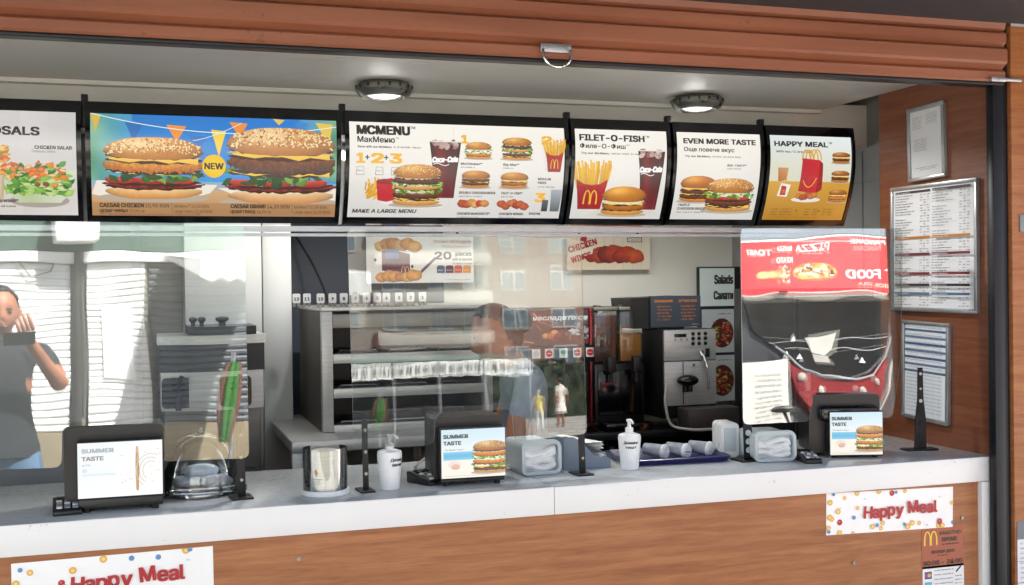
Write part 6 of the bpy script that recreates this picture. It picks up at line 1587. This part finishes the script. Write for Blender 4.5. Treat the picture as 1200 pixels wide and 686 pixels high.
def person(label, loc, rz, J, pants, shirt, hairm, s=1.0, head_rot=(0, 0), long_hair=False, shortsleeve=True, dress=None, group=None, hands=True):
    t = thing('person', label, 'person', loc, rz, group)
    SK, SH, PA, SO = 0, 1, 2, 3
    bones = [('pelvis', 'spine', SH), ('spine', 'chest', SH), ('chest', 'neck', SH), ('neck', 'skull', SK)]
    for q in 'lr':
        bones += [('chest', 'sh' + q, SH), ('sh' + q, 'sl' + q, SH), ('sl' + q, 'el' + q, SK if shortsleeve else SH), ('el' + q, 'wr' + q, SK), ('wr' + q, 'ha' + q, SK),
                  ('pelvis', 'hi' + q, PA if dress is None else SH), ('hi' + q, 'kn' + q, PA), ('kn' + q, 'an' + q, PA), ('an' + q, 'to' + q, SO)]
        J['sl' + q] = (tuple((Vector(J['sh' + q][0]) * .45 + Vector(J['el' + q][0]) * .55)), .047)
        J['ha' + q] = (tuple(Vector(J['wr' + q][0]) + (Vector(J['fd' + q]) if 'fd' + q in J else (Vector(J['wr' + q][0]) - Vector(J['el' + q][0])).normalized() * .07)), (.032, .016))
    fd = {q: J.pop('fd' + q, None) for q in 'lr'}
    me = skin_body(J, bones, [M['skin'], shirt, pants, M['rubber']], t, s)
    bm = bmesh.new(); bm.from_mesh(me)
    Rh = Matrix.Rotation(R(head_rot[0]), 3, 'Z') @ Matrix.Rotation(R(head_rot[1]), 3, 'X')
    hc = Vector(J['skull'][0]) * s + Rh @ Vector((0, .012, .045)) * s
    hb = head_bm(hc, Rh, s); tmp = bpy.data.meshes.new('tmp'); hb.to_mesh(tmp); hb.free()
    for p in tmp.polygons: p.use_smooth = True
    bm.from_mesh(tmp); bpy.data.meshes.remove(tmp)
    # fingers: short tapered chains from the palm
    if hands:
        fb = MB(); fb.bm.free(); fb.bm = bm
        for q, sg in (('l', -1), ('r', 1)):
            hp_, wp = Vector(J['ha' + q][0]) * s, Vector(J['wr' + q][0]) * s
            d = (hp_ - wp).normalized(); side = d.cross(Vector((0, 0, 1)) if abs(d.z) < .8 else Vector((0, 1, 0))).normalized(); nrm_ = side.cross(d)
            for k, ln in enumerate((.066, .076, .070, .055)):
                o_ = hp_ + side * (k - 1.5) * .019 * s + d * .008 * s; c1 = o_ + (d * .5 + nrm_ * -.12) * ln * s; c2 = c1 + (d * .42 - nrm_ * .28) * ln * s
                fb.tube([o_ - d * .02 * s, o_, c1, c2], .008 * s, 8, [.009 * s, .009 * s, .008 * s, .006 * s])
            o_ = wp + (hp_ - wp) * .4 + side * sg * .025 * s; fb.tube([o_, o_ + (d * .5 + side * sg * .6) * .045 * s, o_ + (d * 1.1 + side * sg * .7) * .055 * s], .009 * s, 8, [.011 * s, .010 * s, .007 * s])
    bm.to_mesh(me); bm.free()
    for p in me.polygons: p.use_smooth = True
    me.name = 'body'; link_mesh('body', me, t)
    hm = bmesh.new(); bmesh.ops.create_uvsphere(hm, u_segments=28, v_segments=20, radius=1.0)
    kill = []
    for v in hm.verts:
        x, y, z = v.co; cut = (.42 + .55 * y if y > -.2 else (-.55 if not long_hair else -1.1))
        if z < cut: kill.append(v)
        nn = 1 + .05 * noise.noise(Vector((x * 4, y * 4, z * 4)))
        v.co = Rh @ (Vector((x * .085 * nn, y * .106 * nn - .006, z * .124 * nn + .006)) * s) + hc
    bmesh.ops.delete(hm, geom=kill, context='VERTS')
    bmesh.ops.solidify(hm, geom=hm.faces[:], thickness=.006 * s)
    hme = bpy.data.meshes.new('hair'); hm.to_mesh(hme); hm.free(); hme.materials.append(hairm)
    for p in hme.polygons: p.use_smooth = True
    ho = link_mesh('hair', hme, t)
    if long_hair:
        b = MB(); b.sph(hc + Rh @ Vector((0, -.12, .01)) * s, .045 * s, (1, 1, 1.1)); b.build('bun', hairm, ho)
    for sx in (-1, 1):
        b = MB(); b.sph(hc + Rh @ Vector((sx * .030, .083, .010)) * s, .010 * s, (1.3, .7, .7), 12); b.build('eye', M['eye'], t)
        b = MB(); b.box(hc + Rh @ Vector((sx * .031, .089, .028)) * s, (.030 * s, .008 * s, .006 * s), .002 * s, Rh); b.build('eyebrow', hairm, t)
    b = MB(); b.sph(hc + Rh @ Vector((0, .090, -.058)) * s, .020 * s, (1.2, .45, .35), 14, Rh); b.build('mouth', M['lip'], t)
    if not dress:
        pz = J['pelvis'][0][2]; pr = J['pelvis'][1]
        b = MB(); b.lathe([(1.06, -.055), (1.10, -.05), (1.10, .0), (1.05, .03), (.9, .03), (.9, -.055)], (J['pelvis'][0][0] * s, J['pelvis'][0][1] * s, pz * s), 28, None, (pr[0] * s * 1.0, pr[1] * s * 1.05)); bmesh.ops.scale(b.bm, vec=(1, 1, 1), verts=b.bm.verts[:]); b.build('shirt_hem', shirt, t)
    if dress:
        b = MB(); b.lathe([(.13, 1.18), (.125, 1.05), (.17, .9), (.24, .58), (.235, .58), (.16, .9), (.11, 1.05)], seg=24, scale=(1, .8))
        bmesh.ops.scale(b.bm, vec=(s, s, s), verts=b.bm.verts[:]); b.build('skirt', dress, t)
    return t
def stand(over=None):
    J = {'pelvis': ((0, 0, .97), (.15, .10)), 'spine': ((0, -.005, 1.12), (.135, .095)), 'chest': ((0, 0, 1.32), (.155, .105)), 'neck': ((0, -.01, 1.50), .055), 'skull': ((0, .02, 1.59), .055)}
    for q, sg in (('l', -1), ('r', 1)):
        J['sh' + q] = ((sg * .18, -.01, 1.44), .058); J['el' + q] = ((sg * .25, -.03, 1.15), .040); J['wr' + q] = ((sg * .27, .05, .91), .028)
        J['hi' + q] = ((sg * .095, 0, .93), .10); J['kn' + q] = ((sg * .11, .02, .51), .062); J['an' + q] = ((sg * .12, -.02, .09), .042); J['to' + q] = ((sg * .13, .13, .035), (.042, .03))
    J.update(over or {}); return J
# staff member behind the counter, seen from her left side, head bowed
hp_ = atY(592, 384, .84)
sf = (hp_.z) / 1.635
person('worker in a grey shirt bowed behind the middle screen, dark hair tied back', (hp_.x + .06, .84, .03), R(78), stand({
    'pelvis': ((0, -.03, .97), (.15, .11)), 'chest': ((0, .0, 1.31), (.16, .115)), 'neck': ((0, .03, 1.48), .052), 'skull': ((0, .075, 1.56), .055),
    'ell': ((-.24, .07, 1.16), .042), 'wrl': ((-.17, .27, 1.08), .028), 'elr': ((.24, .07, 1.16), .042), 'wrr': ((.15, .28, 1.08), .028)}),
    M['shirt_black'], M['shirt_grey'], M['hair'], sf * .985, (6, -22), True)
# the photographer and the phone the picture is taken with
ph = person('man in a black t-shirt and jeans photographing with a phone in both hands', (-.05, -3.40, 0), R(3), stand({
    'ell': ((-.26, .12, 1.24), .040), 'wrl': ((-.095, .28, 1.47), .027), 'elr': ((.26, .12, 1.24), .040), 'wrr': ((.115, .28, 1.47), .027), 'fdl': (.035, .03, .06), 'fdr': (-.02, .03, .06)}),
    M['jeans'], M['shirt_black'], M['hair'], 1.09, (0, -8))
t = thing('phone', 'black phone held sideways at the photographer\'s face', 'phone', (0, -3.035, 1.62), 0)
b = MB(); b.box((0, 0, 0), (.155, .009, .074), .004); b.build('case', M['black_gloss'], t)
b = MB(); b.cyl((0.058, .0046, .02), (.058, .007, .02), .008, seg=16); b.build('lens', M['dark_glass'], t)
# two walkers far behind, mirrored in the middle screen
q = refl('b', 632, 480, -28); person('child in a yellow top walking far across the square', (q.x, -28, 0), R(200), stand(), M['white_cloth'], M['yellow_cloth'], pm('fair_hair', '#c9b58a', '#b5a077', scale=30, rough=.6), .72, hands=False)
q = refl('b', 657, 480, -30); person('woman in a pale dress walking far across the square', (q.x, -30, 0), R(160), stand(), M['skin'], M['white_cloth'], M['hair'], .92, dress=M['white_cloth'], hands=False)
